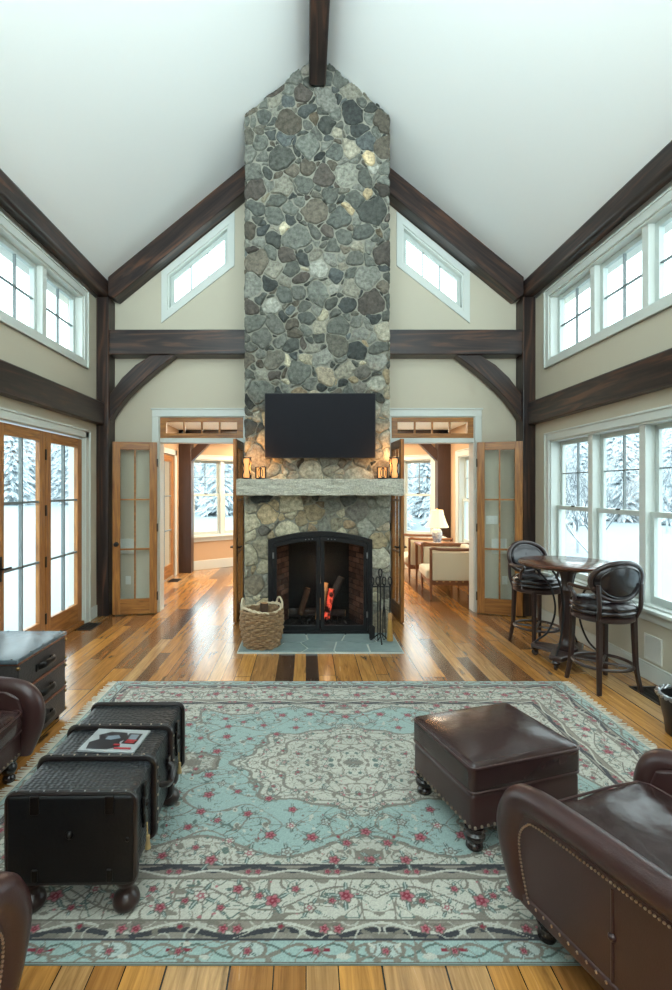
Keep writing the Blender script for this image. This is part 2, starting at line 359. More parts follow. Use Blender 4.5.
        return o
XZ = lambda a, b, t: (a, t, b)
YZ = lambda a, b, t: (t, a, b)
XY = lambda a, b, t: (a, b, t)
def rect(a0, a1, b0, b1): return [(a0, b0), (a1, b0), (a1, b1), (a0, b1)]
def bez(p, n=12):
    # smooth (Catmull-Rom) path through points
    P = [Vector(q) for q in p]; P = [P[0]*2-P[1]]+P+[P[-1]*2-P[-2]]; out = []
    for i in range(1, len(P)-2):
        for k in range(n):
            t = k/n; a, b, c, d = P[i-1:i+3]
            out.append(.5*((2*b)+(c-a)*t+(2*a-5*b+4*c-d)*t*t+(3*b-a-3*c+d)*t**3))
    out.append(P[-2]); return out

# ================================================================== THE SHELL
XL, XR, YF, XC = -2.86, 3.13, 7.05, .135
YB = -2.0
def roof(x): return 6.95-.82*abs(x-XC)
MB().box(-3.1, 3.4, YB, 12.3, -.12, 0).build('floor', M['floor'], smooth=False)['kind'] = 'structure'
b = MB(); b.prism([(XC, 6.95), (XL-.35, roof(XL-.35)), (XL-.35, roof(XL-.35)+.2), (XC, 7.15), (XR+.35, roof(XR+.35)+.2), (XR+.35, roof(XR+.35))], YB, YF+.3, XZ)
props(b.build('ceiling', M['ceil'], smooth=False), 'white sloping cathedral ceiling over the great room', 'ceiling', kind='structure')
# side walls with their openings (a = Y, b = Z)
CL0, CL1 = 2.96, 6.42           # clerestory opening along Y
LZ0, LZ1 = .66, 2.36            # lower window opening
b = MB(); b.slab([(YB, 0), (YF+.2, 0), (YF+.2, 4.33), (YB, 4.33)], [rect(CL0, CL1, 3.40, 4.21), rect(2.98, 6.41, LZ0, LZ1)], XR, XR+.2, YZ)
props(b.build('wall_right', M['wall'], smooth=False), 'beige right wall with ganged windows in two rows', 'wall', kind='structure')
DY0, DY1 = 3.71, 6.45
b = MB(); b.slab([(YB, 0), (DY0, 0), (DY0, 2.41), (DY1, 2.41), (DY1, 0), (YF+.2, 0), (YF+.2, 4.33), (YB, 4.33)], [rect(CL0, CL1, 3.40, 4.21)], XL, XL-.2, YZ)
props(b.build('wall_left', M['wall'], smooth=False), 'beige left wall with glazed doors below a clerestory', 'wall', kind='structure')
# far gable wall: two doorways (with transoms) and two slanted windows
tzL = [(-1.95, 4.245), (-1.09, 4.92), (-1.09, 5.46), (-1.95, 4.755)]
tzR = [(2*XC-x, z) for x, z in tzL][::-1]
o_l = [(-2.07, 0), (-2.07, 2.755), (-.875, 2.755), (-.875, 0)]; o_r = [(1.195, 0), (1.195, 2.755), (2.375, 2.755), (2.375, 0)]
outer = [(XL-.2, 0)]+o_l+o_r+[(XR+.2, 0), (XR+.2, roof(XR+.2)+.05), (XC, 7.0), (XL-.2, roof(XL-.2)+.05)]
b = MB(); b.slab(outer, [tzL, tzR], YF, YF+.2, XZ)
props(b.build('wall_far', M['wall'], smooth=False), 'beige gable wall behind the stone chimney', 'wall', kind='structure')

b = MB(); b.slab([(XL-.2, 0), (XR+.2, 0), (XR+.2, roof(XR+.2)+.05), (XC, 7.0), (XL-.2, roof(XL-.2)+.05)], [[(-2.1, 2.9), (2.37, 2.9), (2.37, 4.7), (XC, 6.0), (-2.1, 4.7)]], YB-.2, YB, XZ)  # unseen rear wall, added to keep light from behind off the near floor
props(b.build('wall_rear_block', M['wall'], smooth=False), 'unseen beige rear wall with open gable, added to block low light', 'wall', kind='structure')
def timber_box(name, label, x0, x1, y0, y1, z0, z1, ax, bev=.012):
    c = ((x0+x1)/2, (y0+y1)/2, (z0+z1)/2)
    o = MB().box(x0-c[0], x1-c[0], y0-c[1], y1-c[1], z0-c[2], z1-c[2]).build(name, M['t'+ax], loc=c, bevel=bev)
    return props(o, label, 'timber beam', kind='structure')
YP = 6.81
timber_box('timber_column', 'dark timber post in the left far corner of the room', XL, -2.69, YP, YF, 0, 4.36, 'Z')
timber_box('timber_column', 'dark timber post in the right far corner of the room', 2.956, XR, YP, YF, 0, 4.36, 'Z')
timber_box('tie_beam', 'dark horizontal tie beam left of the chimney', -2.69, -.69, YP, YF, 3.571, 3.911, 'X')
timber_box('tie_beam', 'dark horizontal tie beam right of the chimney', .96, 2.956, YP, YF, 3.571, 3.911, 'X')
timber_box('girt_beam', 'dark horizontal beam along the left wall above the glazed doors', XL, -2.745, YB, YP-.002, 2.61, 2.915, 'Y', .016)
timber_box('girt_beam', 'dark horizontal beam along the right wall between both window rows', 3.02, XR, YB, YP-.002, 2.61, 2.915, 'Y', .016)
timber_box('ridge_beam', 'dark ridge beam running along the ceiling peak to the chimney', XC-.1, XC+.1, YB, 5.93, 6.52, 6.86, 'Y', .014)
for s, nm in ((-1, 'left'), (1, 'right')):
    xw, xi = (XL, -2.71) if s < 0 else (XR, 2.98)
    b = MB(); y0 = YB
    b.prism([(xw, 4.36), (xi, 4.36), (xi, roof(xi)-.002), (xw, roof(xw)-.002)], 0, YP-YB+.2, XZ)
    props(b.build('plate_beam', M['tY'], loc=(0, YB, 0), bevel=.045, seg=5), 'dark plate beam where the %s wall meets the sloping ceiling' % nm, 'timber beam', kind='structure')
    # rafters against the gable wall
    ang = math.atan(.82)*(-s); xa = XC+s*.84; xe = -2.70 if s < 0 else 2.97
    R = Matrix.Rotation(-ang, 4, 'Y'); org = Vector((xa, YP, roof(xa)))
    pts = [(xa, roof(xa)-.003), (xe, roof(xe)-.003), (xe, roof(xe)-.25), (xe-s*.085, roof(xe-s*.085)-.36), (xa, roof(xa)-.36)]
    loc = [(R.inverted() @ (Vector((x, YP, z))-org)) for x, z in pts]
    b = MB(); b.prism([(p.x, p.z) for p in loc], 0, YF-YP, XZ)
    o = b.build('rafter_beam', M['tX'], loc=org, bevel=.012); o.rotation_euler = R.to_euler()
    props(o, 'dark sloping rafter on the %s side of the gable' % nm, 'timber beam', kind='structure')
    # curved knee braces
    px = -2.69 if s < 0 else 2.956
    lowp = [(.0, 2.66)]+[(.02+.88*t, 2.66+.91*t**.70) for t in [k/14 for k in range(1, 15)]]
    upp = [(.57, 3.571), (.36, 3.44), (.17, 3.26), (.0, 3.03)]
    poly = [(px-s*a, z) for a, z in lowp+upp]
    b = MB(); b.prism(poly, 6.845, 7.0, XZ)
    cxx = px-s*.4; b.v = [(x-cxx, y-6.9, z-3.1) for x, y, z in b.v]
    R2 = Matrix.Rotation(-(PI/4)*(1 if s < 0 else -1), 4, 'Y'); b.v = [tuple(R2.inverted() @ Vector(v)) for v in b.v]
    o = b.build('brace_beam', M['tX'], loc=(cxx, 6.9, 3.1), bevel=.008); o.rotation_euler = R2.to_euler()
    props(o, 'curved dark knee brace below the %s tie beam' % nm, 'timber beam', kind='structure')

# ------------------------------------------------------------------ windows
def frame_of(mb, a0, a1, b0, b1, w, d0, d1, wb=None, wt=None):
    wb = w if wb is None else wb; wt = w if wt is None else wt
    mb.box(a0, a0+w, d0, d1, b0, b1); mb.box(a1-w, a1, d0, d1, b0, b1); mb.box(a0+w, a1-w, d0, d1, b0, b0+wb); mb.box(a0+w, a1-w, d0, d1, b1-wt, b1)
wn = [0]
def window_bank(loc, rz, edges, z0, z1, hung, label, casing=.1, sill=True, mid=None):
    wn[0] += 1
    r = empty('window_%d' % wn[0], loc, rz, label, 'window', kind='structure')
    a0, a1 = edges[0], edges[-1]
    b = MB(); cw = casing
    for (p0, p1, q0, q1) in ((a0-cw, a0, z0-(0 if sill else cw), z1+cw), (a1, a1+cw, z0-(0 if sill else cw), z1+cw), (a0, a1, z1, z1+cw)):
        b.box(p0, p1, -.022, 0, q0, q1)
    if not sill: b.box(a0, a1, -.022, 0, z0-cw, z0)
    # back band
    b.box(a0-cw, a0-cw+.022, -.036, 0, z0-(0 if sill else cw), z1+cw); b.box(a1+cw-.022, a1+cw, -.036, 0, z0-(0 if sill else cw), z1+cw); b.box(a0-cw, a1+cw, -.036, 0, z1+cw-.022, z1+cw)
    if not sill: b.box(a0-cw, a1+cw, -.036, 0, z0-cw, z0-cw+.022)
    b.build('casing', M['trim'], r, bevel=.004)
    if sill:
        s_ = MB(); s_.box(a0-cw-.03, a1+cw+.03, -.07, .02, z0-.03, z0); s_.box(a0-cw, a1+cw, -.022, 0, z0-.12, z0-.03); s_.build('sill', M['trim'], r, bevel=.006)
    j = MB(); j.box(a0, a0+.02, .0, .18, z0, z1); j.box(a1-.02, a1, 0, .18, z0, z1); j.box(a0, a1, 0, .18, z1-.02, z1); j.box(a0, a1, 0, .18, z0, z0+.02)
    for e in edges[1:-1]: j.box(e-.045, e+.045, .03, .18, z0, z1)
    j.build('jamb', M['trim'], r, bevel=.003)
    for i in range(len(edges)-1):
        e0 = edges[i]+(.02 if i == 0 else .045); e1 = edges[i+1]-(.02 if i == len(edges)-2 else .045)
        if hung:
            zm = mid or (z0+z1)/2
            fs = MB(); frame_of(fs, e0, e1, zm-.025, z1-.02, .05, .12, .155); u = fs.build('upper_sash', M['sash'], r, bevel=.003)
            g = MB(); cx = (e0+e1)/2; zc = (zm+z1)/2; g.box(cx-.006, cx+.006, .125, .15, zm+.02, z1-.07); g.box(e0+.05, e1-.05, .125, .15, zc-.006, zc+.006); g.build('muntin', M['muntin'], u)
            MB().box(e0+.045, e1-.045, .135, .139, zm+.02, z1-.065).build('pane', M['glass'], u)
            fs = MB(); frame_of(fs, e0, e1, z0+.02, zm+.025, .05, .075, .112, .07); l = fs.build('lower_sash', M['sash'], r, bevel=.003)
            MB().box(e0+.045, e1-.045, .092, .096, z0+.085, zm-.02).build('pane', M['glass'], l)
            MB().rbox(cx-.03, cx+.03, .06, .08, zm+.02, zm+.035, .006, 2).build('sash_lock', M['bronze'], l)
        else:
            fs = MB(); frame_of(fs, e0, e1, z0+.02, z1-.02, .055, .09, .14); u = fs.build('sash', M['sash'], r, bevel=.004)
            cx = (e0+e1)/2; zc = (z0+z1)/2
            g = MB(); g.box(cx-.006, cx+.006, .1, .13, z0+.07, z1-.07); g.box(e0+.05, e1-.05, .1, .13, zc-.006, zc+.006); g.build('muntin', M['muntin'], u)
            MB().box(e0+.05, e1-.05, .113, .117, z0+.07, z1-.07).build('pane', M['glass'], u)
    return r
pit = [6.40, 5.55, 4.69, 3.84, 2.99]
window_bank((XR, 0, 0), -PI/2, [-6.41, -5.56, -4.70, -3.85, -2.98], LZ0, LZ1, True, 'large white double-hung windows in a row beside the bar table', .1, mid=1.505)
window_bank((XR, 0, 0), -PI/2, [-6.42, -5.52, -4.66, -3.81, -2.96], 3.40, 4.21, False, 'white clerestory windows high in the right wall', .1, sill=False)
window_bank((XL, 0, 0), PI/2, [2.96, 3.81, 4.67, 5.53, 6.42], 3.40, 4.21, False, 'white clerestory windows high in the left wall', .1, sill=False)
# slanted gable windows
def slanted(poly, label, s):
    wn[0] += 1
    r = empty('window_%d' % wn[0], (0, YF, 0), 0, label, 'window', kind='structure')
    def grow(p, d):
        # p ordered; offset: verticals by d in x, slopes by d vertically scaled
        xs = [q[0] for q in p]; x0, x1 = min(xs), max(xs); lo = sorted([q for q in p if abs(q[0]-x0) < 1e-6], key=lambda q: q[1]); hi = sorted([q for q in p if abs(q[0]-x1) < 1e-6], key=lambda q: q[1])
        sb = (hi[0][1]-lo[0][1])/(x1-x0); st = (hi[1][1]-lo[1][1])/(x1-x0); k = math.hypot(1, sb)*d; kt = math.hypot(1, st)*d
        return [(x0-d, lo[0][1]-sb*d-k), (x1+d, hi[0][1]+sb*d-k), (x1+d, hi[1][1]+st*d+kt), (x0-d, lo[1][1]-st*d+kt)]
    b = MB(); b.slab(grow(poly, .085), [poly], -.025, 0, XZ); b.build('casing', M['trim'], r, bevel=.004)
    b = MB(); b.slab(grow(poly, .0), [grow(poly, -.02)], 0, .18, XZ); b.build('jamb', M['trim'], r)
    p2 = grow(poly, -.02); p3 = grow(poly, -.07)
    b = MB(); b.slab(p2, [p3], .08, .13, XZ); u = b.build('sash', M['sash'], r, bevel=.003)
    x0, x1 = p3[0][0], p3[1][0]; g = MB()
    for t in (1/3, 2/3):
        x = x0+(x1-x0)*t; zb = p3[0][1]+(p3[1][1]-p3[0][1])*t; zt = p3[3][1]+(p3[2][1]-p3[3][1])*t
        g.box(x-.006, x+.006, .09, .12, zb-.01, zt+.01)
    g.build('muntin', M['muntin'], u)
    b = MB(); b.prism(grow(poly, -.065), .103, .107, XZ); b.build('pane', M['glass'], u)
slanted(tzL, 'white slanted window in the gable left of the chimney', -1)
slanted(tzR, 'white slanted window in the gable right of the chimney', 1)

# ------------------------------------------------------------------ doors
dn = [0]
def door(loc, rz, w, h, label, z0=.012, cols=2, rows=3, st=.1, top=.11, bot=.21, th=.045, knob=None, knob_side=1, hinges=None, gm='glass', mz=None):
    dn[0] += 1
    r = empty('door_%d' % dn[0], loc, rz, label, 'door', kind='structure')
    b = MB(); b.box(0, st, -th/2, th/2, z0, h); b.box(w-st, w, -th/2, th/2, z0, h); b.build('stile', M['oZ'], r, bevel=.004)
    b = MB(); b.box(st, w-st, -th/2, th/2, z0, z0+bot); b.box(st, w-st, -th/2, th/2, h-top, h); b.build('rail', M['oX'], r, bevel=.004)
    g = MB(); gz0, gz1 = z0+bot, h-top; dk = mz or 'oX'
    for i in range(1, cols): x = st+(w-2*st)*i/cols; g.box(x-.011, x+.011, -.018, .018, gz0, gz1)
    for i in range(1, rows): z = gz0+(gz1-gz0)*i/rows; g.box(st, w-st, -.018, .018, z-.011, z+.011)
    g.build('muntin', M[dk], r)
    MB().box(st-.01, w-st+.01, -.003, .003, gz0-.01, gz1+.01).build('pane', M[gm], r)
    if knob:
        kx = w-st/2 if knob_side > 0 else st/2
        for sd in (-1, 1):
            k = MB(); T = Matrix.Translation((kx, sd*th/2, .98))@Matrix.Rotation(-sd*PI/2, 4, 'X')
            k.lathe([(.0, 0), (.032, 0), (.034, .006), (.012, .012), (.011, .03), (.026, .038), (.031, .05), (.026, .064), (0, .07)] if knob == 'knob' else [(0, 0), (.03, 0), (.03, .008), (.01, .01), (.01, .045), (0, .046)], 16, T)
            if knob != 'knob':
                kd = -1 if kx > w/2 else 1
                k.rbox(kx+min(0, kd*.11), kx+max(0, kd*.11), sd*(th/2+.04)-.008, sd*(th/2+.04)+.008, .968, .992, .007, 3)
                k.rbox(kx-.02, kx+.02, sd*th/2-.006, sd*th/2+.006, .86, 1.1, .006, 2)
            k.build('handle', M['bronze'], r)
    for hz in (hinges or ()):
        k = MB(); k.box(-.012, .004, -th/2-.012, th/2+.004, hz-.055, hz+.055); k.build('hinge', M['bronze'], r)
    return r
# exterior glazed doors in the left wall (local x runs along +Y, local y points outdoors)
def ext(y0, y1, label, hinge_at=None, knob=None, ks=1):
    r = door((XL-.05, y0, 0), PI/2, y1-y0, 2.375, label, .05, 2, 3, .115, .115, .235, .05, knob, ks, None, 'glass', 'muntin')
    return r
ext(5.545, 6.435, 'oak framed glazed exterior door nearest the far corner post')
d2 = ext(4.665, 5.535, 'oak framed glazed exterior door with lever, second from the far corner post', knob='lever', ks=-1)
ext(3.725, 4.655, 'oak framed glazed exterior door behind the stacked case chest')
for hz in (2.12, 1.50, .93, .30): MB().box(.862, .888, -.036, -.02, hz-.06, hz+.06).build('hinge', M['bronze'], d2, bevel=.003)
b = MB(); b.box(XL-.2, XL+.0, DY0-.0, DY1, 0, .045); props(b.build('trim_1', M['oX'], smooth=False, bevel=.004), 'oak threshold under the glazed exterior doors', 'threshold', kind='structure')
b = MB()
b.box(XL, XL+.022, DY1, DY1+.1, 0, 2.5); b.box(XL, XL+.036, DY1+.1, DY1+.122, 0, 2.5); b.box(XL, XL+.022, DY0-.1, DY0, 0, 2.5); b.box(XL, XL+.022, DY0-.1, DY1+.1, 2.4, 2.48); b.box(XL, XL+.036, DY0-.12, DY1+.122, 2.48, 2.502)
b.box(XL-.2, XL, DY1-.012, DY1, 0, 2.41); b.box(XL-.2, XL, DY0, DY1, 2.395, 2.41)
props(b.build('trim_2', M['trim'], bevel=.004), 'white casing around the glazed exterior doors', 'door casing', kind='structure')
# interior doorway casings, transoms and open leaves
for s, x0, x1, nm in ((-1, -2.07, -.875, 'left'), (1, 1.195, 2.375, 'right')):
    b = MB()
    b.box(x0-.095, x0, YF-.025, YF, 0, 2.755); b.box(x1, x1+.095, YF-.025, YF, 0, 2.755); b.box(x0-.095, x1+.095, YF-.025, YF, 2.755, 2.85); b.box(x0-.11, x1+.11, YF-.04, YF, 2.85, 2.872)
    b.box(x0, x0+.012, YF, YF+.2, 0, 2.755); b.box(x1-.012, x1, YF, YF+.2, 0, 2.755); b.box(x0, x1, YF, YF+.2, 2.39, 2.455); b.box(x0, x1, YF, YF+.2, 2.745, 2.755)
    b.box(x0-.095, x0, YF+.2, YF+.225, 0, 2.755); b.box(x1, x1+.095, YF+.2, YF+.225, 0, 2.755); b.box(x0-.095, x1+.095, YF+.2, YF+.225, 2.755, 2.85)
    props(b.build('trim_%d' % (3 if s < 0 else 4), M['trim'], bevel=.004), 'white casing around the doorway %s of the chimney' % nm, 'door casing', kind='structure')
    wn[0] += 1
    r = empty('window_%d' % wn[0], (0, YF+.03, 0), 0, 'oak framed transom of four panes above the doorway %s of the chimney' % nm, 'transom window', kind='structure')
    b = MB(); frame_of(b, x0+.012, x1-.012, 2.455, 2.745, .085, -.03, .03, .065, .06); b.build('frame', M['oX'], r, bevel=.004)
    g = MB()
    for t in (1, 2, 3):
        x = x0+.097+(x1-x0-.194)*t/4; g.box(x-.011, x+.011, -.02, .02, 2.52, 2.685)
    g.build('muntin', M['oX'], r); MB().box(x0+.09, x1-.09, -.003, .003, 2.51, 2.69).build('pane', M['glass'], r)
HG = (.25, 1.2, 2.1)
door((-2.075, 6.965, 0), math.radians(191.5), .585, 2.385, 'open oak french door leaf folded back against the left corner post', knob='knob', knob_side=1, hinges=HG)
door((-.893, 7.03, 0), math.radians(-92.5), .585, 2.385, 'open oak french door leaf seen edge-on left of the fireplace', knob='lever', knob_side=1, hinges=HG)
door((1.213, 7.03, 0), math.radians(-87), .585, 2.385, 'open oak french door leaf seen edge-on right of the fireplace', knob='lever', knob_side=1, hinges=HG)
door((2.385, 6.97, 0), math.radians(-18.5), .585, 2.385, 'open oak french door leaf folded back behind the bar stools', knob='knob', knob_side=1, hinges=HG)

# baseboards
def base(name, x0, x1, y0, y1, label, h=.16):
    b = MB(); b.box(x0, x1, y0, y1, 0, h-.02)
    dx, dy = (x1-x0), (y1-y0)
    b.box(x0, x1, y0, y1, h-.02, h)
    props(b.build(name, M['trim'], bevel=.006), label, 'baseboard', kind='structure')
base('baseboard_right', XR-.02, XR, YB, YP, 'white baseboard along the right wall')
base('baseboard_left', XL, XL+.02, DY1+.124, YP, 'short white baseboard between glazed doors and left corner post')
base('baseboard_far', -2.69, -2.168, YF-.02, YF, 'white baseboard behind the left folded door leaf')
base('baseboard_far_right', 2.473, 2.956, YF-.02, YF, 'white baseboard behind the right folded door leaf')

# ------------------------------------------------------------------ the room beyond
NC = 2.95
Yn = 10.45
b = MB(); b.box(-3.0, 3.2, YF+.2, 12.4, NC, NC+.1); props(b.build('ceiling_sunroom', M['ceil'], smooth=False), 'white ceiling of the room beyond the doorways', 'ceiling', kind='structure')
b = MB(); b.slab([(YF+.2, 0), (8.75, 0), (8.75, 2.4), (9.95, 2.4), (9.95, 0), (Yn, 0), (Yn, NC), (YF+.2, NC)], [], -2.62, -2.82, YZ)
props(b.build('wall_sunroom_left', M['wall_tan'], smooth=False), 'tan left wall of the room beyond', 'wall', kind='structure')
b = MB(); b.slab([(YF+.2, 0), (Yn, 0), (Yn, NC), (YF+.2, NC)], [rect(7.75, 9.75, .68, 2.36)], 2.98, 3.18, YZ)
props(b.build('wall_sunroom_right', M['wall_tan'], smooth=False), 'tan right wall of the room beyond', 'wall', kind='structure')
window_bank((2.98, 0, 0), -PI/2, [-9.75, -9.08, -8.41, -7.75], .68, 2.36, True, 'white double-hung windows in side wall behind the cream chairs', .12, mid=1.52)
def angled(p, q, name, label, wlabel, u0, u1, n):
    d = Vector((q[0]-p[0], q[1]-p[1])); L = d.length; a = math.atan2(d.y, d.x)
    b = MB(); b.slab([(0, 0), (L, 0), (L, NC), (0, NC)], [rect(u0, u1, .72, 2.36)], 0, .2, XZ)
    props(b.build(name, M['wall_tan'], loc=(p[0], p[1], 0), rot=(0, 0, a), smooth=False), label, 'wall', kind='structure')
    window_bank((p[0], p[1], 0), a, [u0+(u1-u0)*i/n for i in range(n+1)], .72, 2.36, True, wlabel, .1, mid=1.6)
    b = MB(); b.box(0, L, -.02, 0, 0, .2); props(b.build('baseboard_'+name[5:], M['trim'], loc=(p[0], p[1], 0), rot=(0, 0, a), bevel=.006), 'white baseboard below the angled bay window %s' % ('left' if p[0] < 0 else 'right'), 'baseboard', kind='structure')
angled((-2.5, 10.5), (-1.15, 11.55), 'wall_bay_left', 'tan angled wall of the bay seen through the left doorway', 'white double-hung bay windows seen through the left doorway', .14, 1.56, 2)
angled((1.42, 11.55), (2.77, 10.5), 'wall_bay_right', 'tan angled wall of the bay seen through the right doorway', 'white double-hung bay windows seen through the right doorway', .15, 1.57, 2)
b = MB(); b.slab([(-1.2, 0), (1.47, 0), (1.47, NC), (-1.2, NC)], [rect(-.9, 1.17, .72, 2.36)], 11.57, 11.77, XZ); props(b.build('wall_bay_back', M['wall_tan'], smooth=False), 'tan back wall of the bay behind the chimney', 'wall', kind='structure')
for x0, x1, nm in ((-2.62, -2.36, 'left'), (2.71, 2.98, 'right')):
    o = MB().box(x0, x1, 10.28, 10.52, 0, NC).build('timber_column', M['redwood'], bevel=.01); props(o, 'reddish timber post in the room beyond the %s doorway' % nm, 'timber post', kind='structure')
o = MB().box(-2.62, 2.98, 10.28, 10.5, 2.79, 2.95).build('cross_beam', M['redwood'], bevel=.01); props(o, 'reddish timber beam across the room beyond', 'timber beam', kind='structure')
for s in (-1, 1):
    px = -2.36 if s < 0 else 2.71
    b = MB(); b.prism([(px, 2.3), (px-s*.5, 2.80), (px-s*.28, 2.80), (px, 2.53)], 10.3, 10.45, XZ); props(b.build('brace_beam', M['redwood'], bevel=.006), 'reddish knee brace in the room beyond the %s doorway' % ('left' if s < 0 else 'right'), 'timber brace', kind='structure')
# its glazed door
door((-2.66, 8.77, 0), PI/2, 1.16, 2.38, 'oak glazed exterior door in the room beyond the left doorway', .03, 2, 3, .13, .12, .24, knob='lever', knob_side=-1, mz='muntin')
b = MB(); b.box(-2.62, -2.598, 9.95, 10.07, 0, 2.5); b.box(-2.62, -2.598, 8.65, 8.75, 0, 2.5); b.box(-2.62, -2.598, 8.65, 10.07, 2.4, 2.5); props(b.build('trim_5', M['trim'], bevel=.004), 'white casing around the glazed door in the room beyond', 'door casing', kind='structure')

# ------------------------------------------------------------------ outdoors
n = 60; vs = []; fs = []
rs = random.Random(3)
def gz(x, y):
    d = math.hypot(x*1.15, y-4)
    return -.38+min(1.0, max(0, (d-9)/28))*1.15+.12*math.sin(x*.31+1)*math.sin(y*.27)+.05*math.sin(x*.9)*math.sin(y*.8+2)
b = MB()
ax = np.concatenate([np.linspace(-90, -12, 20), np.linspace(-11, 11, 12), np.linspace(12, 90, 20)]); ay = np.concatenate([np.linspace(-30, 14, 12), np.linspace(16, 110, 36)])
for y in ay:
    for x in ax: vs.append((x, y, gz(x, y)))
for j in range(len(ay)-1):
    for i in range(len(ax)-1): k0 = j*len(ax)+i; fs.append((k0, k0+1, k0+1+len(ax), k0+len(ax)))
b.add(vs, fs); props(b.build('ground', M['snow']), 'snow covered lawn outside the house', 'snowy ground', kind='structure')
def conifer_mesh(seed):
    r = random.Random(seed); b = MB(); b.tube([(0, 0, -.05), (0, 0, .6), (0, 0, 1)], [.022, .012, .002], 6)
    tiers = 32
    for i in range(tiers):
        t = i/(tiers-1); z = .07+.9*t; L = .24*(1-t)**.85+.015; nb = int(15-6*t)
        for k in range(nb):
            a = 2*PI*(k+r.random()*.8)/nb; l = L*r.uniform(.7, 1.12); dr = l*r.uniform(.1, .55); ca, sa = math.cos(a), math.sin(a)
            def P(u, w, h): return (ca*l*u-sa*w, sa*l*u+ca*w, z-dr*u*u+h)
            wd = l*.12+.003
            b.add([P(0, 0, .004), P(.45, wd, -.012), P(.5, 0, .012), P(.45, -wd, -.012), P(1, 0, 0), P(.4, 0, -.02)], [(0, 1, 2), (0, 2, 3), (1, 4, 2), (2, 4, 3), (0, 5, 1), (0, 3, 5), (5, 4, 1), (5, 3, 4)])
            for q in (.45, .7):
                for sd in (-1, 1):
                    w2 = wd*1.1*(1.2-q); e = (P(q, 0, .004), P(q+.22, sd*(wd+w2), -.016), P(q+.08, sd*.012, .01), P(q+.05, sd*(w2+.004), -.02))
                    b.add(e, [(0, 2, 1), (0, 1, 3), (0, 3, 2), (1, 2, 3)])
    return b
def bare_mesh(seed):
    r = random.Random(seed); b = MB()
    def grow(p, d, l, rad, lev):
        q = p+d*l*.5+Vector((r.uniform(-.06, .06), r.uniform(-.06, .06), 0))*l; e = q+d*l*.5+Vector((r.uniform(-.1, .1), r.uniform(-.1, .1), .03))*l
        b.tube([p, q, e], [rad, rad*.8, rad*.6], 5 if lev > 2 else 4)
        if lev == 0: return
        for k in range(3 if lev > 1 else 4):
            v = Vector((r.uniform(-1, 1), r.uniform(-1, 1), r.uniform(-.15, .9))).normalized()
            grow(q.lerp(e, r.random()), (d*.75+v*.75).normalized(), l*r.uniform(.55, .78), rad*.55, lev-1)
        grow(e, (d+Vector((r.uniform(-.3, .3), r.uniform(-.3, .3), .1))).normalized(), l*.75, rad*.6, lev-1)
    grow(Vector((0, 0, -.05)), Vector((0, 0, 1)), .34, .014, 5); return b
protos = {}
def tree(kind, x, y, h, rz, name, label, cat, group, wid=1.):
    key = kind
    if key not in protos:
        o = (conifer_mesh(kind[1]) if kind[0] == 'c' else bare_mesh(kind[1])).build(name, M['conifer' if kind[0] == 'c' else 'barebranch'], smooth=False); protos[key] = o
    else:
        o = protos[key].copy(); COL.objects.link(o)
    o.location = (x, y, gz(x, y)); o.rotation_euler = (0, 0, rz); o.scale = (h*wid, h*wid, h); props(o, label, cat, group); return o
spots = []
def wood(n_, ylo, yhi, xlo, xhi, tlo, thi, kinds, name, label, group, wid=.85, off=0):
    k = 0
    for _ in range(4000):
        if k == n_: return
        y = rs.uniform(ylo, yhi); x = y*rs.uniform(xlo, xhi)+off; h = 1.75+rs.uniform(tlo, thi)*y-gz(x, y); w = h*wid*(.265 if kinds[0] == 'c' else .45)
        if any(math.hypot(x-a, y-b_) < (w+c_)*1.05 for a, b_, c_ in spots): continue
        spots.append((x, y, w)); tree((kinds[0], int(kinds[1])+k % int(kinds[2])), x, y, h, rs.random()*6, name, label, 'tree', group, wid); k += 1
wood(16, 30, 62, -.66, -.30, .17, .24, 'c13', 'conifer', 'snow laden conifer in the woods outside the left glazed doors', 'woods outside the left doors')
wood(10, 26, 50, -.26, -.09, .12, .2, 'c13', 'conifer', 'snow laden conifer outside the bay window seen through the left doorway', 'woods outside the left bay window')
wood(9, 22, 46, .15, .33, .12, .2, 'c13', 'conifer', 'snow laden conifer outside the bay window seen through the right doorway', 'woods outside the right bay window')
wood(4, 10, 18, .44, .74, .05, .12, 'b52', 'bare_tree', 'bare snow dusted tree outside the large windows by the bar table', 'bare trees outside the right windows', 1.0, 1)
wood(20, 19, 44, .40, .82, .12, .19, 'c13', 'conifer', 'snow laden conifer outside the large windows by the bar table', 'woods outside the right windows')

# ================================================================== STONE CHIMNEY
fp = empty('stone_fireplace', (XC, 6.0, 0), 0, 'tall fieldstone chimney with stone mantel and arched black fire doors', 'fireplace')
CX0, CX1 = -.875, .875                       # local half widths of the stonework
def clip(poly, nx, nz, d):                    # keep nx*x+nz*z <= d
    out = []
    for i in range(len(poly)):
        p, q = poly[i], poly[(i+1) % len(poly)]; a = nx*p[0]+nz*p[1]-d; b_ = nx*q[0]+nz*q[1]-d
        if a <= 0: out.append(p)
        if a*b_ < 0:
            t = a/(a-b_); out.append((p[0]+(q[0]-p[0])*t, p[1]+(q[1]-p[1])*t))
    return out
PAL = [((120, 122, 113), 6), ((138, 138, 128), 5), ((100, 103, 97), 4), ((86, 90, 88), 2.5), ((108, 114, 114), 1.2), ((150, 144, 128), 2.5), ((124, 113, 98), 2), ((104, 94, 86), 2), ((128, 112, 90), .5), ((172, 170, 158), 1.6)]
WARM = [((158, 147, 122), 4), ((146, 138, 120), 4), ((160, 138, 104), 2.5), ((134, 120, 100), 2), ((128, 126, 114), 3.5), ((112, 106, 97), 2), ((140, 116, 88), .7)]
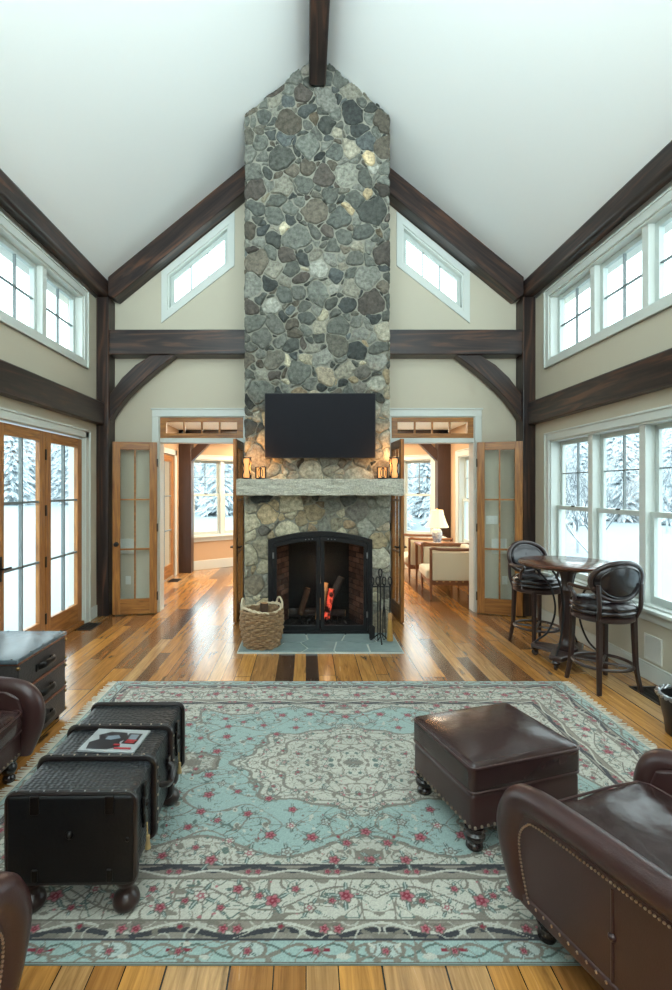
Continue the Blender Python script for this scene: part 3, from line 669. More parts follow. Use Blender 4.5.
def pick(r, z):
    w = WARM if r.random() < (1.0 if z < 1.6 else .75 if z < 2.4 else .42 if z < 3.2 else .1) else PAL
    k = r.random()*sum(x[1] for x in w)
    for c, q in w:
        k -= q
        if k <= 0: break
    j = r.uniform(.8, 1.14)*(1.24 if w is WARM else .9); g = (c[0]+c[1]*1.04+c[2]*.94)/3; c = [v*.72+g*q_*.28 for v, q_ in zip(c, (.99, 1.02, .95))]; return C(*[max(0, min(255, v*j)) for v in c])
def stones(mb, poly, seed, place, sizes, hole=None, zoff=0., edges=None, proud=.034):
    r = random.Random(seed)
    xs = [p[0] for p in poly]; zs = [p[1] for p in poly]; x0, x1, z0, z1 = min(xs), max(xs), min(zs), max(zs)
    pts = []
    for rad, tries in sizes:
        for _ in range(tries):
            q = rad*r.uniform(.8, 1.15); p = (r.uniform(x0, x1), r.uniform(z0, z1))
            if any((p[0]-a)**2+((p[1]-b_)*1.2)**2 < ((q+c)*.84)**2 for a, b_, c in pts): continue
            if hole and hole(p[0], p[1], -.03): continue
            pts.append((p[0], p[1], q))
    def wob(x, z):
        k = min(1, max(0, min(x-x0, x1-x, z-z0)/.06))
        if hole and HX0-.1 < x < HX1+.1 and z < 1.4: k = 0
        return (x+k*(.020*math.sin(z*15+x*7)+.007*math.sin(z*41-x*23+1)), z+k*(.020*math.sin(x*16-z*6+2)+.007*math.sin(x*37+z*29)))
    for i, (px, pz, q) in enumerate(pts):
        P = list(poly)
        if hole: P = hole_clip(P, px, pz)
        for j, (ax_, az, w) in enumerate(pts):
            if j == i: continue
            dx, dz = ax_-px, az-pz; dd = dx*dx+dz*dz
            if dd > .85: continue
            P = clip(P, dx, dz, dx*px+dz*pz+(dd+q*q-w*w)/2)
            if len(P) < 3: break
        if len(P) < 3: continue
        cx = sum(p[0] for p in P)/len(P); cz = sum(p[1] for p in P)/len(P)
        # rough the outline: resample, corner cutting
        for _ in range(1):
            Q = []
            for a in range(len(P)):
                u, v = P[a], P[(a+1) % len(P)]; l = math.hypot(v[0]-u[0], v[1]-u[1]); m = max(1, int(l/.07))
                for k in range(m):
                    t = k/m; jx = r.uniform(-.009, .009); Q.append((u[0]+(v[0]-u[0])*t+jx, u[1]+(v[1]-u[1])*t+r.uniform(-.009, .009)))
            P = Q
        for _ in range(2):
            Q = []
            for a in range(len(P)):
                u, v = P[a], P[(a+1) % len(P)]; Q += [(u[0]*.75+v[0]*.25, u[1]*.75+v[1]*.25), (u[0]*.25+v[0]*.75, u[1]*.25+v[1]*.75)]
            P = Q
        P = [wob(x, z) for x, z in P]; cx, cz = wob(cx, cz)
        size = math.sqrt(max(1e-4, sum(abs(P[a][0]*P[a-1][1]-P[a-1][0]*P[a][1]) for a in range(len(P)))/2)) if False else min(.3, q*2)
        out = proud*r.uniform(.65, 1.15)
        def inset(d):
            o = []
            for (x, z) in P:
                vx, vz = x-cx, z-cz; l = math.hypot(vx, vz) or 1; k = max(.15, 1-d/l); o.append((cx+vx*k, cz+vz*k))
            return o
        tx, tz = r.uniform(-.12, .12), r.uniform(-.12, .12); rings = []
        for d, h in ((.002, -.02), (.005, out*.5), (.013, out*.85), (.03, out*1.0)):
            rings.append([place(x, z, h+(tx*(x-cx)+tz*(z-cz))*(.6 if h > 0 else 0)+(r.uniform(-.007, .007) if h > 0 else 0)) for x, z in inset(d)])
        mb.cur = pick(r, cz+zoff); n = len(P)
        vs = [v for rg in rings for v in rg]+[place(cx, cz, out*1.08)]; fs = []
        for a in range(3):
            for k in range(n): fs.append((a*n+k, a*n+(k+1) % n, (a+1)*n+(k+1) % n, (a+1)*n+k))
        for k in range(n): fs.append((3*n+k, 3*n+(k+1) % n, 4*n))
        mb.add(vs, fs)
HX0, HX1 = -.585, .652                        # fire door outer frame, local x
HZ = lambda x: 1.135+.1*(1-((x-.034)/.62)**2)
def hole(x, z, m=0.): return HX0+m < x < HX1-m and z < HZ(x)-m*.5
def hole_clip(P, px, pz):
    if px < HX0+.03 and pz < 1.25: return clip(P, 1, 0, HX0+.03)
    if px > HX1-.03 and pz < 1.25: return clip(P, -1, 0, -(HX1-.03))
    if pz < 2.0: return clip(P, 0, -1, -(HZ(max(HX0, min(HX1, px)))-.035))
    return P
rf = lambda x: roof(x+XC)
b = MB(); fr = [(CX0, 0), (CX1, 0), (CX1, rf(CX1)-.01), (0, rf(0)-.01), (CX0, rf(CX0)-.01)]
stones(b, fr, 11, lambda x, z, h: (x, -h+.01, z), [(.15, 70), (.125, 220), (.10, 700), (.078, 2500), (.058, 4000), (.042, 3000)], hole)
for sd in (-1, 1):
    stones(b, [(.0, 0), (1.05, 0), (1.05, rf(CX1)-.01), (0, rf(CX1)-.01)], 20+sd, (lambda s_: lambda x, z, h: (s_*(.845+h*.7), x, z))(sd), [(.17, 200), (.12, 900), (.085, 1500), (.06, 1500)])
b.build('stonework', M['stone'], fp, tint=True, ang=50)
b = MB()
arch = [(HX0+.04, .0)]+[(HX0+.04+(HX1-HX0-.08)*k/16, HZ(HX0+.04+(HX1-HX0-.08)*k/16)-.04) for k in range(17)]+[(HX1-.04, 0)]
b.slab([(-.845, 0)]+arch+[(.845, 0), (.845, rf(.845)-.02), (0, rf(0)-.02), (-.845, rf(.845)-.02)], [], 0, .14, XZ)
b.box(-.845, -.7, .14, 1.05, 0, rf(.845)-.03); b.box(.7, .845, .14, 1.05, 0, rf(.845)-.03)
b.build('mortar_core', M['mortar'], fp, smooth=False)
# firebox of sooty bricks
b = MB(); r = random.Random(5)
def bricks(p0, p1, z1):
    p0, p1 = Vector(p0), Vector(p1); d = p1-p0; L = d.length; d.normalize(); nrm = Vector((-d.y, d.x, 0)); a = math.atan2(d.y, d.x)
    T = Matrix.Translation(p0)@Matrix.Rotation(a, 4, 'Z'); z = .02; row = 0
    b.cur = C(58, 50, 46); b.box(0, L, .012, .06, 0, z1, T)
    while z < z1:
        x = -.1*(row % 2)
        while x < L:
            u0, u1 = max(0, x), min(L, x+.195)
            if u1-u0 > .02:
                j = r.uniform(.7, 1.1); soot = 1.0; b.cur = C(132*j, 100*j, 86*j); b.box(u0+.005, u1-.005, 0, .03, z+.004, min(z1, z+.062), T)
            x += .205
        z += .07; row += 1
bricks((-.56, .12, 0), (-.36, .62, 0), 1.3); bricks((.43, .62, 0), (.63, .12, 0), 1.3)
b.cur = C(50, 44, 42); b.box(-.6, .66, .1, .7, -.002, .02); b.box(-.6, .66, .1, .7, 1.3, 1.34)
b.build('firebox', M['brick'], fp, tint=True, smooth=False)
MB().box(-.38, .45, .622, .68, .0, 1.3).build('fireback', M['black'], fp)
# iron surround and the two doors
def archpoly(x0, x1, z0, dz): return [(x0, z0)]+[(x0+(x1-x0)*k/14, HZ(x0+(x1-x0)*k/14)-dz) for k in range(15)]+[(x1, z0)]
b = MB(); b.slab(archpoly(HX0, HX1, .002, 0)[::-1], [archpoly(HX0+.055, HX1-.055, .05, .055)[::-1]], -.075, .06, XZ); b.build('iron_surround', M['black'], fp, bevel=.008)
for s in (-1, 1):
    xa, xb = (HX0+.058, .030) if s < 0 else (.038, HX1-.058)
    b = MB(); b.slab(archpoly(xa, xb, .054, .06)[::-1], [archpoly(xa+.045, xb-.045, .12, .115)[::-1]], -.07, -.03, XZ); d = b.build('fire_door', M['black'], fp, bevel=.005)
    b = MB(); b.prism(archpoly(xa+.04, xb-.04, .11, .11)[::-1], -.052, -.048, XZ); b.build('fire_glass', M['fireglass'], d)
    xo = xa+.004 if s < 0 else xb-.004
    for z in (.25, .95): MB().tube([(xo, -.075, z-.035), (xo, -.075, z+.035)], .009, 8).build('hinge', M['steel'], d)
    for k in (0, 1, 2): xx = (.03-.09-k*.04) if s < 0 else (.038+.09+k*.04); MB().ball((xx, -.073, HZ(xx)-.088), .006, 8).build('rivet', M['steel'], d)
b = MB(); b.rbox(.034-.012, .034+.012, -.085, -.066, .45, .62, .008, 2); b.build('door_latch', M['black'], fp)
# mantel and hearth
b = MB(); rm = random.Random(9); nx, nz, ny = 90, 9, 8
def mj(p):
    k = .010; q = p.copy(); f = math.sin(p.x*31+p.z*17)*math.sin(p.x*13-p.z*41+2)+rm.uniform(-.7, .7)
    q += Vector((0, -k*f*(1 if p.y < 0 else .3), k*.5*f)); return q
b.rbox(-.935, .985, -.29, -.005, 1.664, 1.852, .012, 46, jitter=mj); b.build('mantel', M['granite'], fp, ang=60)
b = MB(); b.box(-.865, .9, -.72, .02, 0, .012); b.build('hearth_joint', M['joint'], fp, smooth=False)
b = MB(); hp = [(-.60, -.45), (-.28, -.62), (-.35, -.2), (.02, -.5), (.1, -.15), (.35, -.55), (.5, -.25), (.74, -.55), (.78, -.2), (-.72, -.12), (-.05, -.75)]
for i, p in enumerate(hp):
    P = [(-.862, -.717), (.897, -.717), (.897, 0), (-.862, 0)]
    for j, q in enumerate(hp):
        if i != j: dx, dz = q[0]-p[0], q[1]-p[1]; P = clip(P, dx, dz, dx*p[0]+dz*p[1]+(dx*dx+dz*dz)/2)
    if len(P) < 3: continue
    cx = sum(a for a, _ in P)/len(P); cz = sum(a for _, a in P)/len(P)
    P = [(cx+(a-cx)*(1-.012/max(.05, math.hypot(a-cx, c-cz))), cz+(c-cz)*(1-.012/max(.05, math.hypot(a-cx, c-cz)))) for a, c in P]
    b.prism(P, .003, .022, XY)
b.build('hearth', M['bluestone'], fp, bevel=.003)
# fire: grate, logs
g = empty('fire_grate', (XC+.03, 6.36, .02), 0, 'black iron grate on the firebox floor', 'grate')
b = MB()
for k in range(7): x = -.24+k*.08; b.tube([(x, -.16, .13), (x, -.14, .075), (x, .13, .075), (x, .15, .12)], .009, 8)
b.build('bar', M['black'], g)
b = MB()
for y in (-.08, .08): b.tube([(-.27, y, .066), (.27, y, .066)], .009, 8)
b.build('crossbar', M['black'], g)
for x in (-.22, .22):
    for y in (-.08, .08): MB().tube([(x, y, 0), (x, y, .066)], .009, 8).build('leg', M['black'], g)
def log(name, loc, L, rad, rot, label, m1='bark', m2='splitwood', split=False):
    r = empty(name, loc, 0, label, 'firewood'); r.rotation_euler = rot
    n = 14; rr = random.Random(L*100)
    def ring(x, k=1.): return [(x, rad*k*math.cos(2*PI*j/n)*(1 if not split or math.cos(2*PI*j/n) > -.2 else .25), rad*k*math.sin(2*PI*j/n)*(1+.05*math.sin(3*j))) for j in range(n)]
    b = MB(); b.ring([ring(-L/2), ring(-L/4, 1.03), ring(0, .98), ring(L/4, 1.04), ring(L/2)]); b.build('bark', M[m2 if split else m1], r)
    for q0, q1 in ((-L/2-.002, -L/2+.004), (L/2-.004, L/2+.002)): MB().ring([ring(q0, .9), ring(q1, .9)]).build('cut_end', M['splitwood'], r)
    return r
log('firewood_log', (XC-.16, 6.40, .16), .40, .052, (0, 0, .1), 'charred log lying flat on the grate', 'ash', 'ash')
log('firewood_log', (XC+.19, 6.42, .152), .36, .045, (0, 0, -.2), 'grey burnt log lying at the right of the grate', 'ash', 'ash')
log('firewood_log', (XC+.06, 6.21, .345), .46, .05, (0, -1.42, 0), 'pale split log standing in the fire', split=True)
log('firewood_log', (XC-.16, 6.32, .32), .34, .036, (0, -1.25, .4), 'dim brown log leaning left of the bright one', 'bark', 'bark')
log('firewood_log', (XC+.215, 6.34, .42), .44, .045, (0, -1.05, .3), 'blackened log leaning right over the embers', 'ash', 'ash')
e = log('ember_log', (XC+.155, 6.27, .30), .38, .036, (0, -1.40, -.1), 'glowing red hot log beside the pale split log', 'ember', 'ember'); e['category'] = 'ember'
b = MB()
for k in range(70): b.ball((r.uniform(-.33, .38), r.uniform(-.2, .16), r.uniform(.012, .03)), r.uniform(.012, .03), 6, .7)
props(b.build('ash_bed', M['ash'], loc=(XC, 6.42, .02)), 'grey ash and charcoal under the grate', 'ash', kind='stuff')
point('fire_light', (XC+.08, 6.11, .62), 2.2, (1, .66, .42), .08)

# television
tv = empty('television', (.166, 5.93, 2.1), 0, 'black flat television mounted on the stone chimney above the mantel', 'television')
MB().rbox(-.652, .652, -.065, -.02, .0, .765, .008, 2).build('body', M['tvbody'], tv)
MB().box(-.642, .642, -.067, -.064, .012, .755).build('screen', M['screen'], tv, smooth=False)
MB().box(-.25, .25, -.02, .02, .2, .6).build('wall_mount', M['black'], tv, bevel=.004)

# lanterns on the mantel
def lantern(x, y, r_, h, scroll, label):
    t = empty('candle_lantern', (x, y, 1.853), 0, label, 'lantern', 'candle lanterns on the mantel')
    MB().lathe([(r_*.9, 0), (r_, .004), (r_, .012), (r_*.8, .016)], 20).build('base', M['black'], t)
    b = MB(); b.lathe([(r_*.62, .016), (r_*.82, h*.2), (r_*.7, h*.5), (r_*.82, h*.8), (r_*.7, h*.95)] if scroll else [(r_*.85, .014), (r_*.85, h*.95)], 20); b.build('glass', M['glow'], t)
    MB().lathe([(r_*.3, .02), (r_*.3, h*.4), (.004, h*.5), (.001, h*.62)], 12).build('candle', M['candle'], t)
    for k in range(4):
        a = k*PI/2+PI/4+(.0 if scroll else PI/4); ca, sa = math.cos(a), math.sin(a)
        if scroll: pth = bez([(r_*ca, r_*sa, .01), (r_*1.02*ca, r_*1.02*sa, h*.22), (r_*.62*ca, r_*.62*sa, h*.5), (r_*1.02*ca, r_*1.02*sa, h*.78), (r_*.9*ca, r_*.9*sa, h)], 6)
        else: pth = [(r_*ca, r_*sa, .01), (r_*ca, r_*sa, h)]
        MB().tube(pth, .0075, 6).build('scroll', M['black'], t)
    b = MB(); b.tube([(r_*.92*math.cos(2*PI*k/20), r_*.92*math.sin(2*PI*k/20), h) for k in range(20)], .005, 6, closed=True); b.build('rim', M['black'], t)
    if not scroll:
        b = MB(); b.tube([(r_*.5*math.cos(2*PI*k/16), -r_*1.0, h*.5+h*.42*math.sin(2*PI*k/16)) for k in range(16)], .004, 6, closed=True); b.build('ornament', M['black'], t)
    point('lantern_glow', (x, y-.0, 1.853+h+.05), 3.2, (1, .5, .18), .03)
lantern(-.685, 5.79, .058, .25, True, 'tall lantern with black scrollwork at the left end of the mantel')
lantern(-.525, 5.80, .056, .14, False, 'short square-looking lantern on the mantel by the left tall lantern')
lantern(.885, 5.80, .056, .14, False, 'short square-looking lantern on the mantel by the right tall lantern')
lantern(1.02, 5.79, .058, .25, True, 'tall lantern with black scrollwork at the right end of the mantel')

# wicker basket
bk = empty('log_basket', (-.485, 5.50, .022), 0, 'round wicker log basket on the hearth left of the fire doors', 'basket')
b = MB(); R = lambda z: .175+.045*math.sin(min(1, z/.4)*2.2); H = .40; nst = 26
for row in range(13):
    z = .016+row*.031; pth = []
    for k in range(104):
        a = 2*PI*k/104; w = .013*math.cos(a*nst/2+PI*row); pth.append(((R(z)+w)*math.cos(a), (R(z)+w)*math.sin(a), z+.004*math.sin(a*9+row)))
    b.tube(pth, .0175, 6, closed=True)
b.lathe([(.0, 0), (.17, .0), (.178, .02), (R(.2)-.008, .2), (R(.39)-.006, .395), (R(.39)-.016, .395), (R(.2)-.018, .2), (.16, .03), (.0, .02)], 40)
b.build('woven_body', M['wicker'], bk)
b = MB()
for q in range(2): b.tube([((R(.4)+.006*math.sin(a*12+q*PI))*math.cos(a), (R(.4)+.006*math.sin(a*12+q*PI))*math.sin(a), H+.012+.02*math.cos(2*(a-.6))+.007*math.cos(a*12+q*PI)) for a in [2*PI*k/96 for k in range(96)]], .010, 6, closed=True)
b.build('braided_rim', M['rope'], bk)
for a in (2.2+.9, .45):
    c = Vector((R(.4)*math.cos(a), R(.4)*math.sin(a), H+.01)); t = Vector((-math.sin(a), math.cos(a), 0)); b = MB()
    b.tube(bez([c-t*.075+Vector((0, 0, -.05)), c-t*.075+Vector((0, 0, .05)), c+Vector((0, 0, .1)), c+t*.075+Vector((0, 0, .05)), c+t*.075+Vector((0, 0, -.05))], 6), .011, 8); b.build('handle', M['rope'], bk)
log('firewood_log', (-.475, 5.56, .27), .40, .045, (0, -1.5, .3), 'dark split log standing in the wicker basket', 'bark', 'bark')
log('firewood_log', (-.50, 5.46, .20), .28, .05, (0, -1.45, 1.3), 'short brown log low inside the wicker basket', 'bark', 'bark')

# fire tools on their stand
ts = empty('fire_tool_stand', (.835, 5.62, .022), 0, 'black wrought iron stand for fire tools on the hearth', 'fire tool stand')
for a in (.5, 2.6, 4.71):
    b = MB(); b.tube(bez([(0, 0, .1), (.05*math.cos(a), .05*math.sin(a), .06), (.11*math.cos(a), .11*math.sin(a), .008), (.125*math.cos(a), .125*math.sin(a), .02)], 5), .008, 8); b.build('leg', M['black'], ts)
MB().tube([(0, 0, .06), (0, 0, .74)], .009, 8).build('post', M['black'], ts)
b = MB(); b.tube([(-.1, 0, .62), (.1, 0, .62)], .008, 8); b.tube(bez([(0, 0, .7), (.02, 0, .78), (0, 0, .82), (-.02, 0, .78), (0, 0, .7)], 5), .007, 6)
for x in (-.1, -.035, .035, .1): b.tube(bez([(x, 0, .62), (x, -.03, .60), (x, -.04, .63)], 5), .006, 6)
b.build('hook_bar', M['black'], ts)
def tool(name, x, label, kind):
    t = empty(name, (.835+x, 5.568, .022), 0, label, 'fire tool', 'fire tools on the stand')
    MB().tube([(0, 0, .16), (0, 0, .66)], .008, 8).build('shaft', M['black'], t)
    b = MB(); b.tube(bez([(0, 0, .62), (.02, 0, .68), (.012, 0, .73), (-.012, 0, .73), (-.02, 0, .68), (0, 0, .64)], 5), .007, 8); b.ball((0, 0, .63), .013); b.build('handle', M['black'], t)
    if kind == 'shovel': MB().prism([(-.03, .05), (.03, .05), (.035, .18), (0, .21), (-.035, .18)], -.004, .004, XZ).build('shovel_blade', M['black'], t, bevel=.003)
    if kind == 'broom':
        MB().lathe([(.012, .34), (.022, .32), (.024, .28), (.022, .26)], 14).build('ferrule', M['splitwood'], t)
        MB().lathe([(.02, .28), (.028, .16), (.036, .03), (.03, .028), (.0, .03)], 14).build('bristles', M['gold'], t)
    if kind == 'poker': MB().tube(bez([(0, 0, .2), (0, 0, .05), (0, 0, .03), (.02, 0, .06), (.035, 0, .075)], 5), .006, 8).build('hook_tip', M['black'], t)
    if kind == 'tongs':
        for s in (-1, 1): MB().tube(bez([(0, 0, .45), (s*.016, 0, .3), (s*.018, 0, .1), (s*.006, 0, .035)], 5), .005, 8).build('jaw', M['black'], t)
tool('fire_shovel', -.1, 'black fire shovel hanging at the left of the tool stand', 'shovel')
tool('fire_poker', -.035, 'black fire poker hanging on the tool stand', 'poker')
tool('fire_tongs', .035, 'black fire tongs hanging on the tool stand', 'tongs')
tool('hearth_broom', .1, 'hearth broom with straw bristles on the tool stand', 'broom')

# ================================================================== RUG
def make_rug():
    x0, x1, y0, y1 = -1.70, 2.30, 1.83, 4.51; nx, ny = 880, 590
    X = np.linspace(x0, x1, nx); Y = np.linspace(y0, y1, ny); gx, gy = np.meshgrid(X, Y)
    cx, cy = (x0+x1)/2, (y0+y1)/2; u = np.abs(gx-cx); v = np.abs(gy-cy); hx, hy = (x1-x0)/2, (y1-y0)/2
    rg = np.random.RandomState(4)
    def S(c): return np.array(C(*c)[:3])
    AQUA, IVORY, TAUPE, RED, PINK, DARK, GREEN, PALE = S((144, 165, 160)), S((182, 180, 168)), S((118, 112, 102)), S((124, 34, 50)), S((164, 98, 106)), S((46, 48, 54)), S((84, 100, 94)), S((164, 174, 168))
    col = np.empty(gx.shape+(3,)); col[:] = AQUA
    def noise(px, py, f, k=7, seed=0):
        r2 = np.random.RandomState(seed); o = np.zeros_like(px)
        for _ in range(k):
            a = r2.rand()*6.28; q = f*(.6+.8*r2.rand()); o += np.sin((px*np.cos(a)+py*np.sin(a))*q+r2.rand()*6.28)
        return o/np.sqrt(k)
    de = np.minimum(hx-u, hy-v)
    d2x, d2y = hx-u, hy-v
    # along-border coordinate, symmetric about each side's middle
    s = np.where(d2x < d2y, v, u)
    # field --------------------------------------------------------
    n1 = noise(u, v, 22, seed=1); n2 = noise(u, v, 40, seed=2)
    th = np.arctan2(v/.66, u/1.0); rr = np.hypot(u/1.0, v/.66)
    lob = .70+.05*np.cos(8*th)+.03*np.cos(16*th)
    fu, fv = hx-.48-u, hy-.48-v
    span = np.hypot(np.maximum(0, .98-fu)*1.0, np.maximum(0, .62-fv)*1.2)
    corner = (np.minimum(fu*.62, fv)+.10*np.cos(fu*9)*np.cos(fv*9)) < .0
    cr = np.hypot(fu/1.05, fv/.70); clob = .50+.06*np.cos(10*np.arctan2(fv, fu))
    field = de > .48
    med = field & (rr < lob); cor = field & (cr < clob) & ~med
    col[med] = IVORY; col[cor] = IVORY
    edge = field & ((np.abs(rr-lob) < .013) | (np.abs(cr-clob) < .012) | (np.abs(rr-lob+.06) < .006)); col[edge] = TAUPE
    edge2 = field & (np.abs(rr-.52-.05*np.cos(8*th)) < .011); col[edge2] = TAUPE
    inner = field & (rr < .46+.05*np.cos(8*th)); col[inner] = IVORY*.94
    col[field & (np.abs(rr-.26-.03*np.cos(12*th)) < .010)] = TAUPE; col[field & (rr < .17+.03*np.cos(8*th))] = IVORY; col[field & (rr < .06)] = TAUPE
    for (pu, pv, pa, pb) in ((1.02, 0, .17, .12), (0, .80, .21, .12)):
        pr = np.hypot((u-pu)/pa, (v-pv)/pb)*(1+.08*np.cos(8*np.arctan2(v-pv, u-pu))); col[field & (pr < 1)] = TAUPE*1.2; col[field & (pr < .8)] = IVORY*.9; col[field & (np.abs(pr-1) < .06)] = TAUPE*.7; col[field & (pr < .35)] = TAUPE
        med = med | (field & (pr < .8))
    scal = field & (de < .60+.07*np.cos(s*2*np.pi/.82)) & ~med & ~cor; col[scal] = IVORY*.97
    col[field & (np.abs(de-.60-.07*np.cos(s*2*np.pi/.82)) < .010) & ~med & ~cor] = TAUPE
    iv = field & (med | cor | scal); aq = field & ~iv
    n3 = noise(u, v, 75, seed=12); n4 = noise(u, v, 130, seed=13); n5 = noise(u, v, 14, seed=14)
    col[iv & (np.abs(n1) < .05)] = TAUPE*.95
    col[iv & (np.abs(n2) < .06) & (n5 > -.4)] = TAUPE*1.15
    col[iv & (n3 > 1.15)] = TAUPE*1.05; col[iv & (n3 < -1.45)] = GREEN*1.1; col[iv & (np.abs(n3) < .09) & (n5 < .3)] = TAUPE*1.2
    n6 = noise(u, v, 52, seed=31); n7 = noise(u, v, 95, seed=32); col[iv & (np.abs(n6) < .07) & (n7 > -.6)] = TAUPE*1.1; col[iv & (np.abs(n7) < .09) & (n6 > .3)] = GREEN*1.1; col[iv & (n4 > 1.5)] = TAUPE*.9; col[iv & (n4 < -1.75)] = PINK
    spray = aq & (n5 > -.1)
    col[spray & (np.abs(n1) < .05)] = TAUPE; col[spray & (np.abs(n2) < .06)] = GREEN
    col[spray & (n3 > 1.25)] = IVORY*.95; col[spray & (n3 > 1.6)] = TAUPE; col[spray & (n3 < -1.55)] = GREEN; col[spray & (n4 > 1.8)] = RED*1.2
    sp2 = aq & (noise(u, v, 19, seed=33) > -.35); col[sp2 & (np.abs(n6) < .055)] = TAUPE*1.1; col[sp2 & (n7 > 1.35)] = IVORY; col[sp2 & (n7 < -1.5)] = TAUPE*.9; col[sp2 & (np.abs(n7) < .045) & (n6 > 0)] = GREEN; col[aq & (np.abs(n5+.1) < .03)] = TAUPE*1.05
    # borders ------------------------------------------------------
    def band(a, b): return (de >= a) & (de < b)
    o = band(0, .10); col[o] = AQUA*1.02
    ph = np.cos(s*2*np.pi/.52)
    scv = np.abs((de-.052)-.026*np.sin(s*2*np.pi/.26)) < .006; col[o & scv] = TAUPE
    col[o & (np.abs((de-.052)+.026*np.sin(s*2*np.pi/.26)) < .0045)] = GREEN
    col[o & (noise(s, de*1., 90, seed=8) > 1.5)] = TAUPE
    ov = o & (np.hypot((np.mod(s+.26, .52)-.26)/1.9, de-.055) < .036); col[ov] = PALE; col[o & (np.abs(np.hypot((np.mod(s+.26, .52)-.26)/1.9, de-.055)-.036) < .004)] = TAUPE
    rb = o & (np.abs(de-.055) < .008) & (np.abs(np.mod(s, .52)-.26) < .05); col[rb] = RED
    g1 = band(.10, .185); col[g1] = TAUPE*1.25
    dk = g1 & (np.abs(de-.128-.014*np.cos(s*2*np.pi/.40)) < .012) ; col[dk] = DARK
    ar = g1 & (np.abs(de-.15-.022*np.cos(s*2*np.pi/.40)) < .006); col[ar] = IVORY
    m_ = band(.185, .40); col[m_] = IVORY
    q1 = noise(s, de*1.0, 34, seed=3); q2 = noise(s, de, 60, seed=5)
    col[m_ & (np.abs(q1) < .085)] = TAUPE; col[m_ & (np.abs(q2) < .07) & (q1 > .2)] = GREEN
    big = np.abs(de-.2925-.06*np.sin(s*2*np.pi/.62)) < .0045; col[m_ & big] = TAUPE*.9
    q3 = noise(s, de, 85, seed=15); q4 = noise(s, de, 55, seed=41); col[m_ & (np.abs(q4) < .08)] = TAUPE*1.1; col[m_ & (np.abs(q3) < .08) & (q4 > 0)] = GREEN*1.1; col[g1 & (np.abs(q4) < .12)] = IVORY*.85; col[o & (np.abs(q4) < .09)] = TAUPE*1.05; col[m_ & (q3 > 1.2)] = TAUPE*1.1; col[m_ & (q3 < -1.5)] = GREEN; col[g1 & (q3 > .9)] = TAUPE*.9; col[o & (q3 > 1.3)] = TAUPE; col[o & (q3 < -1.5)] = IVORY; col[m_ & (noise(s, de, 130, seed=16) > 1.7)] = PINK
    g2 = band(.40, .48); col[g2] = TAUPE*1.2
    col[g2 & (np.abs(de-.455+.010*np.cos(s*2*np.pi/.36)) < .013)] = DARK; col[g2 & (np.abs(de-.43-.016*np.cos(s*2*np.pi/.36)) < .006)] = IVORY
    for a in (.004, .10, .185, .40, .48): col[np.abs(de-a) < .0045] = DARK if a in (.10, .48) else TAUPE*.8
    # roses, leaves ------------------------------------------------
    dx, dy = X[1]-X[0], Y[1]-Y[0]
    def stamp(px, py, rad, c1, c2, leaf=True):
        for sx_ in (-1, 1):
            for sy_ in (-1, 1):
                X0, Y0 = cx+sx_*px, cy+sy_*py; m = rad*2.3
                i0, i1 = np.searchsorted(X, [X0-m, X0+m]); j0, j1 = np.searchsorted(Y, [Y0-m, Y0+m])
                if i0 == i1 or j0 == j1: continue
                lx, ly = gx[j0:j1, i0:i1]-X0, gy[j0:j1, i0:i1]-Y0; R_ = np.hypot(lx, ly); A = np.arctan2(ly, lx); c = col[j0:j1, i0:i1]
                if leaf:
                    for k in range(4):
                        a = k*1.57+.6+px*7; qx, qy = lx-np.cos(a)*rad*1.35, ly-np.sin(a)*rad*1.35; al = qx*np.cos(a)+qy*np.sin(a); ac = -qx*np.sin(a)+qy*np.cos(a)
                        c[(al/(rad*.75))**2+(ac/(rad*.3))**2 < 1] = GREEN; c[((al/(rad*.75))**2+(ac/(rad*.3))**2 < 1) & (np.abs(ac) < rad*.07)] = PALE
                pet = rad*(.85+.15*np.cos(5*A)); c[R_ < pet] = c2; c[(R_ < pet) & (np.cos(5*A+R_/rad*5) > .55)] = c1; c[R_ < rad*.42] = c1; c[R_ < rad*.16] = c2; c[np.abs(R_-pet) < .0035] = TAUPE*.7
    def scatter(n, cond, rlo, rhi, dmin, seed, red):
        r3 = np.random.RandomState(seed); P = []
        for _ in range(n):
            px, py = r3.rand()*hx, r3.rand()*hy
            if not cond(px, py) or any(np.hypot(px-a, py-b_) < dmin for a, b_ in P): continue
            P.append((px, py)); t = r3.rand(); stamp(px, py, rlo+(rhi-rlo)*r3.rand(), *((RED, PINK) if t < red else (PINK*.9, IVORY) if t < .85 else (TAUPE, PALE)))
    D = lambda px, py: min(hx-px, hy-py)
    scatter(1500, lambda a, b_: D(a, b_) > .50 and .74 < math.hypot(a/1.0, b_/.66) < 1.6, .018, .034, .115, 1, .75)
    scatter(700, lambda a, b_: D(a, b_) > .53 and math.hypot(a/1.0, b_/.66) < .72, .012, .022, .095, 2, .3)
    scatter(700, lambda a, b_: D(a, b_) > .53 and math.hypot(a/1.0, b_/.66) > 1.6, .015, .028, .10, 3, .55)
